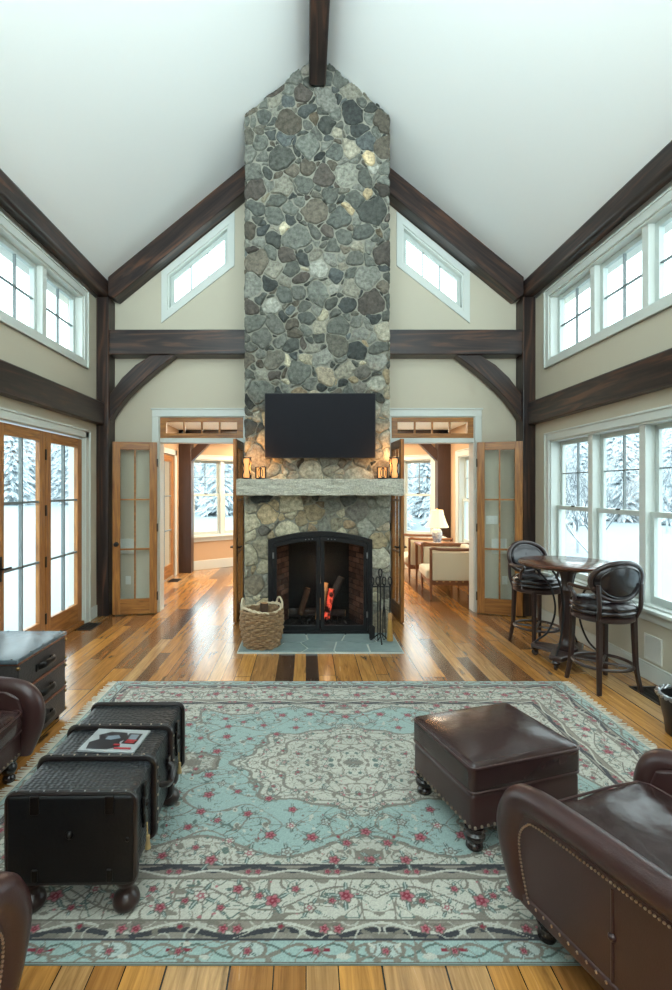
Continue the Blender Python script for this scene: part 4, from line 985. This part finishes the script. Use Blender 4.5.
    for side in (0, 1):
        L_ = hx if side == 0 else hy
        k = 0; p = .13
        while p < L_-.3:
            off = .2925+.05*math.sin(p*2*np.pi/.62+1.57)
            a, b_ = (p, hy-off) if side == 0 else (hx-off, p)
            stamp(a, b_, .036 if k % 2 == 0 else .027, *((RED, PINK) if k % 3 != 1 else (PINK*.85, IVORY)))
            a, b_ = (p+.06, hy-.585+off) if side == 0 else (hx-.585+off, p+.06); stamp(a, b_, .02, RED, PINK)
            p += .155; k += 1
        p = .2
        while p < L_-.15:
            for o_ in (-.028, .028):
                a, b_ = (p+o_, hy-.145) if side == 0 else (hx-.145, p+o_); stamp(a, b_, .024, RED, PINK, False)
            a, b_ = (p+.2, hy-.155) if side == 0 else (hx-.155, p+.2); stamp(a, b_, .016, RED, RED*1.3, False)
            p += .40
        p = .18
        while p < L_-.4:
            for o_ in (-.022, .022):
                a, b_ = (p+o_, hy-.44) if side == 0 else (hx-.44, p+o_); stamp(a, b_, .019, RED, PINK, False)
            p += .36
        p = .0
        while p < L_-.1:
            a, b_ = (p, hy-.05) if side == 0 else (hx-.05, p); stamp(a, b_, .018, RED, PINK, True); p += .26
    col *= (1+.09*rg.randn(*gx.shape)[..., None])*(1+.05*noise(gx, gy, 9, seed=20)[..., None]*.6); col = np.clip(col, 0, 1)
    gzz = np.full(gx.shape, .009)
    dd = np.minimum.reduce([gx-x0, x1-gx, gy-y0, y1-gy]); gzz = np.where(dd < .004, .0045, .009)
    co = np.stack([gx, gy, gzz], -1).reshape(-1, 3).astype(np.float32)
    idx = np.arange(nx*ny).reshape(ny, nx); q = np.stack([idx[:-1, :-1], idx[:-1, 1:], idx[1:, 1:], idx[1:, :-1]], -1).reshape(-1, 4).astype(np.int32)
    me = bpy.data.meshes.new('pile'); me.vertices.add(len(co)); me.vertices.foreach_set('co', co.ravel()); me.loops.add(q.size); me.loops.foreach_set('vertex_index', q.ravel()); me.polygons.add(len(q)); me.polygons.foreach_set('loop_start', np.arange(0, q.size, 4, dtype=np.int32)); me.polygons.foreach_set('loop_total', np.full(len(q), 4, dtype=np.int32))
    me.update(); a = me.attributes.new('tint', 'FLOAT_COLOR', 'POINT'); a.data.foreach_set('color', np.concatenate([col.reshape(-1, 3), np.ones((nx*ny, 1))], 1).astype(np.float32).ravel())
    me.materials.append(M['rug']); o = bpy.data.objects.new('pile', me); COL.objects.link(o)
    root = empty('area_rug', (0, 0, 0), 0, 'aqua and ivory oriental rug with red roses covering the plank floor', 'rug'); o.parent = root
    b = MB(); b.box(x0+.001, x1-.001, y0+.001, y1-.001, .0005, .0075); b.build('backing', M['rugback'], root, smooth=False)
    b = MB(); rr_ = random.Random(2)
    for xx, sg in ((x0, -1), (x1, 1)):
        y = y0+.01
        while y < y1-.01:
            l = rr_.uniform(.05, .085); k = rr_.uniform(-.02, .02); b.prism([(y, 0), (y+.006, 0), (y+.005+k, l), (y+.001+k, l)], .001, .005, (lambda x_, s_: lambda p, q_, t: (x_+s_*q_, p, t))(xx, sg)); y += .010
    f = b.build('fringe', M['fringe'], root, smooth=False); f['kind'] = 'stuff'
make_rug()

# ================================================================== LEATHER FURNITURE
RZ = .010
TURN = [(.0, .0), (.030, .0), (.036, .012), (.034, .03), (.026, .042), (.036, .055), (.044, .075), (.044, .095), (.034, .11), (.042, .122), (.042, .14)]
def turned_leg(parent, x, y, h, k=1.0, m='legwood', name='leg'):
    return MB().lathe([(r_*k, z*h/.14) for r_, z in TURN], 18).build(name, M[m], parent, loc=(x, y, 0))
def armchair(loc, rz, label):
    t = empty('leather_armchair', loc, rz, label, 'armchair', 'brown leather armchairs'); t.scale = (1, 1, .94)
    MB().rbox(-.37, .37, -.40, .395, .15, .315, .03, 4).build('seat_rail', M['leather'], t)
    sc = MB(); sc.rbox(-.325, .325, -.27, .43, .31, .475, .055, 8, puff=(.0, .02, .035), jitter=lambda p: p+Vector((0, 0, .010*math.sin(p.x*23+p.y*9)*math.cos(p.y*26-p.x*7) if p.z > 0 else 0)))
    c = sc.build('seat_cushion', M['leather_worn'], t, ang=60)
    b = MB()
    for z in (.345, .455):
        y0, y1, xx = -.25, .437, .318
        b.tube([(-xx, y0, z), (-xx, y1-.05, z), (-xx+.03, y1-.012, z), (-.15, y1+.002, z), (.15, y1+.002, z), (xx-.03, y1-.012, z), (xx, y1-.05, z), (xx, y0, z)], .006, 6)
    b.build('piping', M['leather'], c)
    for s in (-1, 1):
        P = [(-.42, .15), (.365, .15), (.405, .30), (.415, .44), (.385, .525), (.31, .565), (-.42, .575)]
        b = MB(); b.prism(P, s*.335, s*.425, YZ); a = b.build('arm', M['leather'], t, bevel=.015, seg=3)
        path = bez([(s*.39, .375, .16), (s*.39, .425, .30), (s*.392, .440, .42), (s*.392, .405, .52), (s*.392, .33, .567), (s*.392, .15, .585), (s*.392, -.15, .597), (s*.392, -.43, .61)], 8)
        n_ = len(path); b = MB(); b.tube(path, [.053+.010*math.sin(PI*min(1, i/(n_*.55))) for i in range(n_)], 14, flat=(.95, 1.12)); b.build('arm_roll', M['leather'], a, ang=60)
        # nail heads along the inner edge of the roll on the outer face, and along the base
        b = MB(); ins = bez([(s*.432, .325, .20), (s*.434, .355, .32), (s*.434, .364, .42), (s*.434, .332, .485), (s*.434, .27, .515), (s*.434, .0, .535), (s*.434, -.42, .557)], 10)
        d = 0; last = ins[0]
        for p in ins[1:]:
            L = (p-last).length
            while d < L:
                b.ball(last.lerp(p, d/L), .005, 6); d += .0138
            d -= L; last = p
        b.build('nailhead_trim', M['nail'], a)
        b = MB(); y = -.4
        while y < .37: b.ball((s*.427, y, .185), .0085, 6); y += .036
        b.build('base_nail_row', M['nail'], a)
        b = MB(); b.tube([(s*.426, -.02, .2), (s*.4265, -.02, .51)], .004, 6); b.ball((s*.425, -.02, .35), .014, 10, 1); b.build('tuft_seam', M['leather'], a)
        b = MB(); b.rbox(min(s*.33, s*.432), max(s*.33, s*.432), -.41, .37, .148, .20, .012, 4); b.build('arm_base_band', M['leather'], a)
    b = MB(); x = -.31
    while x < .32: b.ball((x, .398, .185), .0075, 6); x += .036
    b.build('front_nail_row', M['nail'], t)
    T = Matrix.Translation((0, -.33, .3))@Matrix.Rotation(math.radians(10), 4, 'X')
    MB().rbox(-.40, .40, -.13, .03, -.14, .70, .07, 5, puff=(0, .02, .02), T=T).build('backrest', M['leather'], t, ang=60)
    MB().rbox(-.315, .315, .0, .16, .14, .66, .065, 6, puff=(0, .04, .01), T=T).build('back_cushion', M['leather_worn'], t, ang=60)
    for x in (-.33, .33):
        turned_leg(t, x, .33, .15); MB().ring([[(x+sx*k, -.36-d_+sy*k, z) for sx, sy in ((-1, -1), (1, -1), (1, 1), (-1, 1))] for z, k, d_ in ((0, .018, .05), (.15, .026, 0))]).build('leg', M['legwood'], t, bevel=.004)
    return t
armchair((1.355, 1.735, RZ), math.radians(20), 'brown leather armchair in the near right corner facing the fireplace')
armchair((-2.10, 2.65, 0.0), math.radians(-90), 'brown leather armchair at the left edge beside the black trunk')
armchair((-1.39, 1.20, 0.0), math.radians(-9), 'brown leather armchair in the near left corner before the black trunk')
# ottoman
t = empty('leather_ottoman', (1.012, 2.725, RZ), math.radians(17.5), 'square brown leather ottoman on the rug', 'ottoman'); t.scale = (1.06, 1.06, 1.05)
MB().rbox(-.305, .305, -.26, .26, .10, .268, .022, 5).build('base', M['leather'], t)
c = MB().rbox(-.31, .31, -.265, .265, .262, .405, .030, 8, puff=(.006, .006, .03)).build('cushion', M['leather_worn'], t, ang=60)
b = MB()
for z in (.389, .278):
    P = []
    for (sx, sy, a0) in ((1, 1, 0), (-1, 1, PI/2), (-1, -1, PI), (1, -1, 1.5*PI)):
        for k in range(5): P.append((sx*.276+.034*math.cos(a0+PI/8*k), sy*.231+.034*math.sin(a0+PI/8*k), z))
    b.tube(P, .006, 6, closed=True)
b.build('piping', M['leather'], c)
b = MB()
for i in range(18): x = -.29+.58*i/17; b.ball((x, -.262, .122), .0075, 6); b.ball((x, .262, .122), .0075, 6)
for i in range(15): y = -.245+.49*i/14; b.ball((-.307, y, .122), .0075, 6); b.ball((.307, y, .122), .0075, 6)
b.build('nailhead_trim', M['nail'], t)
for x in (-.262, .262):
    for y in (-.217, .217): turned_leg(t, x, y, .105, 1.1)

# ================================================================== BLACK TRUNK TABLE
t = empty('trunk_coffee_table', (-.946, 2.42, RZ), math.radians(.8), 'long black embossed leather trunk table on bun feet', 'coffee table')
hw, hl, zb, zt = .248, .42, .165, .512
def section(y0, y1):
    return MB().rbox(-hw, hw, y0, y1, zb, zt, .022, 6)
MB().rbox(-hw+.004, hw-.004, -hl, hl, zb+.002, zt-.004, .022, 8).build('trunk_body', M['trunk'], t)
MB().rbox(-hw-.004, hw+.004, -hl-.012, -hl+.022, zb-.006, zt+.002, .02, 6).build('end_panel', M['trunkplain'], t)
MB().rbox(-hw-.004, hw+.004, hl-.022, hl+.012, zb-.006, zt+.002, .02, 6).build('end_panel', M['trunkplain'], t)
def hoop(y, w, th, name, m):
    b = MB(); P = []
    hx_, z0_, z1_, rr = hw+th*.5, zb-th*.3, zt+th*.35, .035
    for (cx, cz, a0) in ((hx_-rr, z1_-rr, 0), (-hx_+rr, z1_-rr, PI/2), (-hx_+rr, z0_+rr, PI), (hx_-rr, z0_+rr, 1.5*PI)):
        for k in range(6): a = a0+PI/2*k/5; P.append((cx+rr*math.cos(a), y, cz+rr*math.sin(a)))
    b.tube(P, 1, 8, closed=True, flat=(th, w)); return b.build(name, m, t)
for y in (-.155, .135):
    hoop(y, .014, .016, 'band', M['trunkband'])
    b = MB()
    for k in range(9): b.ball((-hw+.04+(2*hw-.08)*k/8, y, zt+.018), .006, 6)
    for k in range(5): b.ball((hw+.022, y, zb+.06+k*.062), .006, 6)
    b.build('band_nails', M['nail'], t)
for y in (-hl+.006, hl-.006): hoop(y, .013, .012, 'edge_band', M['trunkband'])
b = MB()
for y in (-hl+.004, hl-.004):
    for k in range(9): b.ball((-hw+.03+(2*hw-.06)*k/8, y, zt+.012), .0055, 6)
b.build('edge_nails', M['steel'], t)
for x in (-hw+.11, hw-.09):
    MB().rbox(x-.018, x+.018, -hl-.02, -hl-.008, zt-.07, zt+.006, .006, 2).build('clasp', M['bronze'], t)
    MB().rbox(x-.012, x+.012, -hl-.02, -hl-.008, zb+.01, zb+.06, .005, 2).build('clasp', M['bronze'], t)
MB().ball((-.0, -hl-.012, .36), .016, 10).build('stud', M['bronze'], t); MB().ball((hw-.02, -hl-.006, .34), .012, 8).build('stud', M['bronze'], t)
# handles, locks and tassels on the long side
for s in (-1, 1):
    b = MB(); b.tube(bez([(s*(hw+.004), -.09, .36), (s*(hw+.035), -.07, .345), (s*(hw+.042), 0, .32), (s*(hw+.035), .07, .345), (s*(hw+.004), .09, .36)], 6), .014, 8); b.rbox(min(s*hw, s*(hw+.014)), max(s*hw, s*(hw+.014)), -.115, -.075, .33, .39, .005, 2); b.rbox(min(s*hw, s*(hw+.014)), max(s*hw, s*(hw+.014)), .075, .115, .33, .39, .005, 2); b.build('handle', M['trunkband'], t)
    for y in (-.285, .28):
        b = MB(); x0_, x1_ = sorted((s*hw, s*(hw+.012)))
        b.rbox(x0_, x1_, y-.028, y+.028, .36, .43, .008, 2); b.rbox(x0_, x1_, y-.018, y+.018, .43, .48, .006, 2); b.rbox(x0_, x1_, y-.02, y+.02, .30, .36, .006, 2); b.ball((s*(hw+.01), y, .395), .014, 8)
        for k in range(4): b.ball((s*(hw+.006), y+(.022 if k % 2 else -.022), .31+.045*k), .007, 6)
        l = b.build('lock', M['bronze'], t)
        b = MB(); b.tube([(s*(hw+.014), y, .31), (s*(hw+.016), y, .26)], .003, 6); b.lathe([(.0, .26), (.008, .255), (.009, .245), (.007, .24), (.013, .2), (.0, .2)], 10, c=(s*(hw+.018), y)); b.build('tassel', M['tassel'], l)
for x in (-.195, .195):
    for y in (-.345, .345):
        MB().lathe([(.0, 0), (.034, 0), (.052, .016), (.056, .035), (.05, .056), (.034, .07), (.027, .084), (.03, .1), (.044, .112), (.05, .13), (.05, .168)], 20).build('foot', M['darkwood'], t, loc=(x, y, 0))
# magazine
t = empty('magazine', (-.925, 2.425, .5192), math.radians(-4), 'glossy magazine lying on the black trunk table', 'magazine')
MB().box(-.135, .135, -.105, .105, 0, .010).build('pages', M['paper'], t, bevel=.002)
b = MB(); z0, z1 = .0102, .011
def blot(pts, m, nm): MB().prism(pts, z0, z1, XY).build(nm, M[m], t, smooth=False)
blot([(-.10, -.09), (-.115, -.03), (-.08, .0), (-.10, .04), (-.05, .075), (.03, .07), (.055, .02), (.03, -.02), (.05, -.06), (.0, -.09)], 'ink', 'cover_figure')
z0, z1 = .0112, .012
blot([(-.05, .0), (-.05, .03), (.0, .042), (.02, .015), (-.02, -.005)], 'inkgrey', 'cover_face')
blot([(.045, -.035), (.045, .065), (.112, .062), (.112, -.038)], 'ink', 'cover_panel')
z0, z1 = .0122, .013
blot([(.06, .005), (.06, .05), (.1, .05), (.1, .005)], 'inkgrey', 'cover_picture')
z0, z1 = .0132, .014
b = MB()
for (x, y, w) in ((.06, -.03, .045), (.015, -.055, .03), (.03, -.085, .08), (.06, -.012, .05)): b.box(x, x+w, y, y+.011, .0112, .014)
b.build('cover_lettering', M['inkred'], t, smooth=False)

# ================================================================== STACKED CASE CHEST
t = empty('case_chest', (-2.33, 3.545, 0), math.radians(0), 'stack-of-cases side chest with sheen-coloured leather top by the glazed doors', 'side chest')
X0, X1, Y0, Y1 = -.42, .47, -.33, .305
MB().rbox(X0, X1, Y0, Y1, .03, .605, .012, 3).build('body', M['chestside'], t)
MB().rbox(X0-.01, X1+.014, Y0-.014, Y1+.014, .615, .648, .010, 4).build('top', M['chesttop'], t)
b = MB()
for y in (Y0-.004, Y1+.004):
    for k in range(7): b.ball((X0+.05+(X1-X0-.08)*k/6, y, .648), .008, 6, .6)
for k in range(1, 4): b.ball((X1+.002, Y0+(Y1-Y0)*k/4, .648), .008, 6, .6)
b.build('top_nails', M['bronze'], t)
for i, z in enumerate((.04, .235, .43)):
    d = MB().rbox(X1-.10, X1+.010, Y0+.004, Y1-.004, z, z+.178, .010, 3).build('case_drawer', M['chestside'], t)
    b = MB(); b.tube(bez([(X1+.01, -.10, z+.085), (X1+.05, -.08, z+.10), (X1+.055, -.01, z+.10), (X1+.05, .06, z+.10), (X1+.01, .08, z+.085)], 6), 1, 8, flat=(.022, .008)); b.rbox(X1+.004, X1+.02, -.125, -.085, z+.06, z+.11, .005, 2); b.rbox(X1+.004, X1+.02, .065, .105, z+.06, z+.11, .005, 2); b.build('handle', M['bronze'], d)
    b = MB(); b.rbox(X1-.11, X1+.016, Y0-.006, Y1+.006, z+.178, z+.193, .005, 3); b.rbox(X0, X1-.1, Y0-.006, Y0+.01, z+.178, z+.193, .005, 3); b.build('strap', M['cognac'], d)
    b = MB()
    for y in (Y0+.004, Y1-.004):
        for q in (z+.02, z+.155): b.ball((X1+.006, y, q), .014, 8)
    for k in range(10): b.ball((X1+.016, Y0+.03+(Y1-Y0-.06)*k/9, z+.186), .005, 6)
    b.build('corner_nails', M['brass'], d)
for x in (X0+.05, X1-.05):
    for y in (Y0+.05, Y1-.05): MB().lathe([(0, 0), (.03, 0), (.032, .03), (0, .032)], 14).build('foot', M['legwood'], t, loc=(x, y, 0))

# ================================================================== BAR TABLE AND STOOLS
t = empty('bar_table', (2.62, 5.02, 0), 0, 'round dark wood bar table with iron hoops by the windows', 'bar table')
MB().lathe([(0, .965), (.40, .965), (.425, .972), (.44, .985), (.452, .992), (.452, 1.004), (.44, 1.012), (.0, 1.012)], 64).build('table_top', M['tablewood'], t)
MB().lathe([(0, .91), (.11, .91), (.12, .945), (.19, .952), (.20, .966), (0, .966)], 40).build('apron', M['darkwood'], t)
MB().lathe([(0, .13), (.10, .13), (.105, .16), (.075, .18), (.05, .22), (.045, .27), (.066, .33), (.072, .42), (.062, .52), (.046, .62), (.044, .70), (.06, .73), (.046, .76), (.05, .80), (.06, .86), (.075, .912), (0, .912)], 28).build('pedestal', M['darkwood'], t)
b = MB(); P = []
for k in range(4):
    a = k*PI/2+PI/4
    for da, r_ in ((-.17, .34), (.17, .34), (PI/4, .15)): P.append((r_*math.cos(a+da), r_*math.sin(a+da)))
b.prism(P, .09, .135, XY); b.build('base', M['darkwood'], t, bevel=.012, seg=3)
for k in range(4):
    a = k*PI/2+PI/4; ca, sa = math.cos(a), math.sin(a)
    b = MB(); b.lathe([(.02, .05), (.035, .06), (.04, .075), (.03, .09)], 14, c=(.31*ca, .31*sa)); T = Matrix.Translation((.31*ca, .31*sa, .034))@Matrix.Rotation(a, 4, 'Z')@Matrix.Rotation(PI/2, 4, 'X')
    b.lathe([(0, -.014), (.026, -.014), (.034, -.008), (.034, .008), (.026, .014), (0, .014)], 16, T); b.build('caster', M['legwood'], t)
    a = k*PI/2+PI/4; b = MB()
    b.tube(bez([(.40*ca, .40*sa, .962), (.30*ca, .30*sa, .90), (.17*ca, .17*sa, .76), (.115*ca, .115*sa, .58), (.125*ca, .125*sa, .42), (.19*ca, .19*sa, .26), (.28*ca, .28*sa, .17), (.31*ca, .31*sa, .135)], 8), .010, 8); b.build('iron_hoop', M['black'], t)
def stool(loc, rz, label):
    t = empty('bar_stool', loc, rz, label, 'bar stool', 'leather bar stools at the round table')
    for sx_ in (-1, 1):
        for sy_ in (-1, 1):
            P = bez([(sx_*.165, sy_*.165, .64), (sx_*.17, sy_*.17, .42), (sx_*.178, sy_*.178, .2), (sx_*.20, sy_*.205, 0)], 6); n_ = len(P)
            b = MB(); rings = []
            for i, p in enumerate(P):
                k = .021-.006*i/(n_-1); rings.append([(p.x+a*k, p.y+c_*k, p.z) for a, c_ in ((-1, -1), (1, -1), (1, 1), (-1, 1))])
            b.ring(rings); b.build('leg', M['darkwood'], t, bevel=.004)
    b = MB(); b.tube([(.235*math.cos(2*PI*k/40), .235*math.sin(2*PI*k/40), .205) for k in range(40)], 1, 10, closed=True, flat=(.014, .014)); b.build('foot_ring', M['darkwood'], t)
    b = MB(); b.tube([(-.16, -.16, .20), (.16, .16, .20)], .012, 8); b.tube([(-.16, .16, .20), (.16, -.16, .20)], .012, 8); b.build('stretcher', M['darkwood'], t)
    MB().lathe([(0, .60), (.235, .60), (.25, .61), (.25, .645), (.235, .655), (0, .655)], 40).build('seat_frame', M['darkwood'], t)
    c = MB().lathe([(0, .655), (.245, .655), (.262, .672), (.262, .69), (.250, .70), (.262, .712), (.262, .735), (.235, .765), (.15, .783), (.06, .787), (0, .788)], 40).build('seat_cushion', M['leather_stool'], t, ang=70)
    # oval back, leaning
    T = Matrix.Translation((0, -.215, .955))@Matrix.Rotation(math.radians(9), 4, 'X'); A_, B_ = .245, .166
    b = MB(); b.tube([(A_*math.cos(2*PI*k/48), -.06*(math.cos(2*PI*k/48)**2)*-1, B_*math.sin(2*PI*k/48)) for k in range(48)], .021, 10, closed=True, T=T); b.build('back_frame', M['darkwood'], t)
    b = MB(); rings = []
    for (k, y) in ((.0, -.036), (.4, -.034), (.75, -.026), (.92, -.012), (.95, 0), (.92, .014), (.7, .034), (.4, .042), (.0, .046)):
        rings.append([(A_*max(k, .001)*math.cos(2*PI*j/40), y+.06*(max(k, .001)*math.cos(2*PI*j/40))**2, B_*max(k, .001)*math.sin(2*PI*j/40)) for j in range(40)])
    b.ring(rings, T=T); bc = b.build('back_cushion', M['leather_stool'], t, ang=70)
    b = MB(); b.tube([(A_*.80*math.cos(2*PI*k/40), -.030+.06*(.8*math.cos(2*PI*k/40))**2, B_*.80*math.sin(2*PI*k/40)) for k in range(40)], .005, 6, closed=True, T=T); b.build('welt', M['leather_stool'], bc)
    b = MB()
    for x in (-.09, 0, .09): b.ball((x, .044, .03 if x == 0 else -.01), .010, 8, T=T)
    b.build('tuft_button', M['leather_stool'], bc)
    for s in (-1, 1):
        MB().tube(bez([(s*.175, -.165, .62), (s*.195, -.20, .72), (s*.20, -.205, .80), (s*.205, -.20, .93)], 6), .018, 8).build('back_post', M['darkwood'], t)
        b = MB(); b.tube(bez([(s*.218, -.19, .90), (s*.238, -.09, .885), (s*.25, .02, .885), (s*.25, .095, .89), (s*.248, .10, .865), (s*.244, .05, .82), (s*.24, .045, .74), (s*.236, .08, .64)], 7), .016, 8); b.build('armrest', M['darkwood'], t)
    return t
stool((2.635, 4.445, 0), math.radians(9), 'leather bar stool seen from behind, on the near side of the round table')
stool((2.585, 5.60, 0), math.radians(180+14), 'leather bar stool facing us, on the far side of the round table')

# ================================================================== THE ROOM BEYOND: chairs, lamp
def settee(loc, rz, label):
    t = empty('upholstered_armchair', loc, rz, label, 'armchair', 'cream upholstered armchairs beyond the right doorway')
    # local: faces -x; sides at y = 0 and y = w
    w, d = .80, .80
    for y in (.02, w-.02):
        a = MB().rbox(.03, d-.03, y-.03, y+.03, .30, .74, .02, 4).build('side_panel', M['cream'], t)
        b = MB(); b.tube(bez([(-.01, y, .78), (.05, y, .80), (.2, y, .785), (d-.05, y, .785), (d, y, .80)], 4), .026, 8); b.tube([(0.01, y, .2), (0.01, y, .78)], .022, 8); b.tube([(d, y, .2), (d, y, .78)], .022, 8); b.tube([(0, y, .285), (d, y, .285)], .018, 8); b.build('side_frame', M['chairwood'], a)
        b = MB()
        for k in range(7): b.ball((.1+k*.1, y-.02, .285), .018, 8, .6)
        b.build('gilt_ornament', M['gold'], a)
    MB().rbox(.0, d, .0, w, .22, .31, .02, 4).build('seat_frame', M['chairwood'], t)
    MB().rbox(-.06, d-.12, .06, w-.06, .31, .46, .05, 5, puff=(.0, 0, .03)).build('seat_cushion', M['cream'], t)
    MB().rbox(d-.16, d-.02, .05, w-.05, .3, .80, .04, 5).build('backrest', M['cream'], t)
    for x in (.01, d):
        for y in (.02, w-.02): MB().lathe([(0, 0), (.014, 0), (.024, .2), (.02, .23), (0, .23)], 12).build('leg', M['chairwood'], t, loc=(x, y, 0))
settee((1.95, 7.83, 0), math.radians(-3), 'nearer cream armchair with carved wood frame beyond the right doorway')
settee((1.94, 9.42, 0), math.radians(-3), 'farther cream armchair with carved wood frame, behind the lamp table')
t = empty('lamp_table', (2.37, 9.05, 0), 0, 'wooden lamp table between the two cream armchairs', 'side table')
MB().rbox(-.36, .36, -.26, .26, .72, .755, .008, 3).build('table_top', M['chairwood'], t)
for x in (-.32, .32):
    for y in (-.22, .22): MB().ring([[(x+a*k, y+c_*k, z) for a, c_ in ((-1, -1), (1, -1), (1, 1), (-1, 1))] for z, k in ((0, .014), (.725, .024))]).build('leg', M['chairwood'], t)
t = empty('table_lamp', (2.36, 9.0, .755), 0, 'blue and white porcelain lamp with glowing cream shade', 'lamp')
MB().lathe([(0, 0), (.075, 0), (.08, .015), (.06, .03), (.072, .06), (.092, .13), (.092, .19), (.07, .25), (.04, .27), (.045, .285), (0, .287)], 28).build('porcelain_base', M['porcelain'], t)
MB().tube([(0, 0, .28), (0, 0, .60)], .007, 8).build('stem', M['brass'], t)
b = MB()
rg = lambda k, z: [(k*(1+.03*math.cos(12*2*PI*j/48))*math.cos(2*PI*j/48), k*(1+.03*math.cos(12*2*PI*j/48))*math.sin(2*PI*j/48), z) for j in range(48)]
b.ring([rg(.205, .29), rg(.165, .38), rg(.125, .50), rg(.105, .60), rg(.10, .598), rg(.12, .50), rg(.16, .38), rg(.20, .29)], closed=True); b.build('lamp_shade', M['shade'], t)
MB().ball((0, 0, .62), .014, 10).build('finial', M['brass'], t)
point('lamp_bulb', (2.36, 9.0, 1.2), 8, (1, .74, .42), .05)

# ================================================================== SMALL WALL AND FLOOR FITTINGS
def plate(name, loc, rz, w, h, label, cat, slats=0, m='ivory', holes=None):
    t = empty(name, loc, rz, label, cat)
    b = MB()
    if slats:
        frame_of(b, -w/2, w/2, -h/2, h/2, .018, -.012, -.001)
        b.build('frame', M[m], t, bevel=.002); b = MB(); k = 0; z = -h/2+.02
        while z < h/2-.02: b.box(-w/2+.016, w/2-.016, -.010, -.002, z, z+.006); z += .0105
        b.box(-w/2+.016, w/2-.016, -.003, -.001, -h/2+.016, h/2-.016)
        b.build('louvre', M[m], t, smooth=False)
    else:
        b.rbox(-w/2, w/2, -.008, -.0005, -h/2, h/2, .003, 2).build('cover_plate', M[m], t)
        for (x, z) in (holes or ()): MB().rbox(x-.012, x+.012, -.012, -.006, z-.018, z+.018, .003, 2).build('socket' if 'outlet' in name else 'rocker', M[m], t)
    return t
plate('air_register', (XR, 4.50, .30), -PI/2, .23, .235, 'white air register in the right wall behind the near bar stool', 'vent', 1)
plate('air_register', (-2.51, YF, .93), 0, .21, .21, 'white air register seen through the left folded door leaf', 'vent', 1)
plate('air_register', (2.72, YF, .93), 0, .21, .21, 'white air register seen through the right folded door leaf', 'vent', 1)
plate('wall_outlet', (-2.505, YF, .45), 0, .075, .118, 'white outlet seen through the left folded door leaf', 'outlet', holes=((0, .027), (0, -.027)))
plate('wall_outlet', (2.80, YF, .45), 0, .075, .118, 'white outlet seen through the right folded door leaf', 'outlet', holes=((0, .027), (0, -.027)))
plate('light_switch', (2.62, YF, 1.30), 0, .165, .118, 'white triple light switch seen through the right folded door leaf', 'light switch', holes=((-.047, 0), (0, 0), (.047, 0)))
def grille(x0, x1, y0, y1, label):
    t = empty('floor_register', ((x0+x1)/2, (y0+y1)/2, 0), 0, label, 'floor vent'); w, l = (x1-x0)/2, (y1-y0)/2
    b = MB(); b.box(-w, w, -l, l, .0, .0025); b.build('backing', M['black'], t, smooth=False)
    b = MB(); b.box(-w, w, -l, -l+.02, .0025, .007); b.box(-w, w, l-.02, l, .0025, .007); b.box(-w, -w+.02, -l, l, .0025, .007); b.box(w-.02, w, -l, l, .0025, .007); b.build('frame', M['vent'], t, smooth=False)
    b = MB(); y = -l+.03
    while y < l-.02: b.box(-w+.02, w-.02, y, y+.007, .0025, .006); y += .016
    for k in (1, 2, 3): x = -w+2*w*k/4; b.box(x-.003, x+.003, -l+.02, l-.02, .0025, .0065)
    b.build('slat', M['vent'], t, smooth=False)
grille(2.84, 3.08, 4.02, 4.40, 'dark floor register by the right wall near the bar stool')
grille(-2.84, -2.64, 6.14, 6.48, 'dark floor register beside the glazed doors at the left corner')
grille(-2.58, -2.38, 9.3, 9.62, 'dark floor register beyond the left doorway')
# braided metal bucket at the right edge
t = empty('metal_bucket', (2.70, 3.52, 0), 0, 'black metal bucket with braided silver rim at the right edge', 'bucket')
MB().lathe([(0, 0), (.13, 0), (.14, .01), (.15, .10), (.17, .2), (.185, .27), (.178, .27), (.16, .2), (.14, .1), (.125, .02), (0, .02)], 36).build('body', M['tvbody'], t)
b = MB()
for q in range(2): b.tube([((.185+.010*math.cos(a*14+q*PI))*math.cos(a), (.185+.010*math.cos(a*14+q*PI))*math.sin(a), .283+.010*math.sin(a*14+q*PI)) for a in [2*PI*k/140 for k in range(140)]], .009, 6, closed=True)
b.build('braided_rim', M['steel'], t)
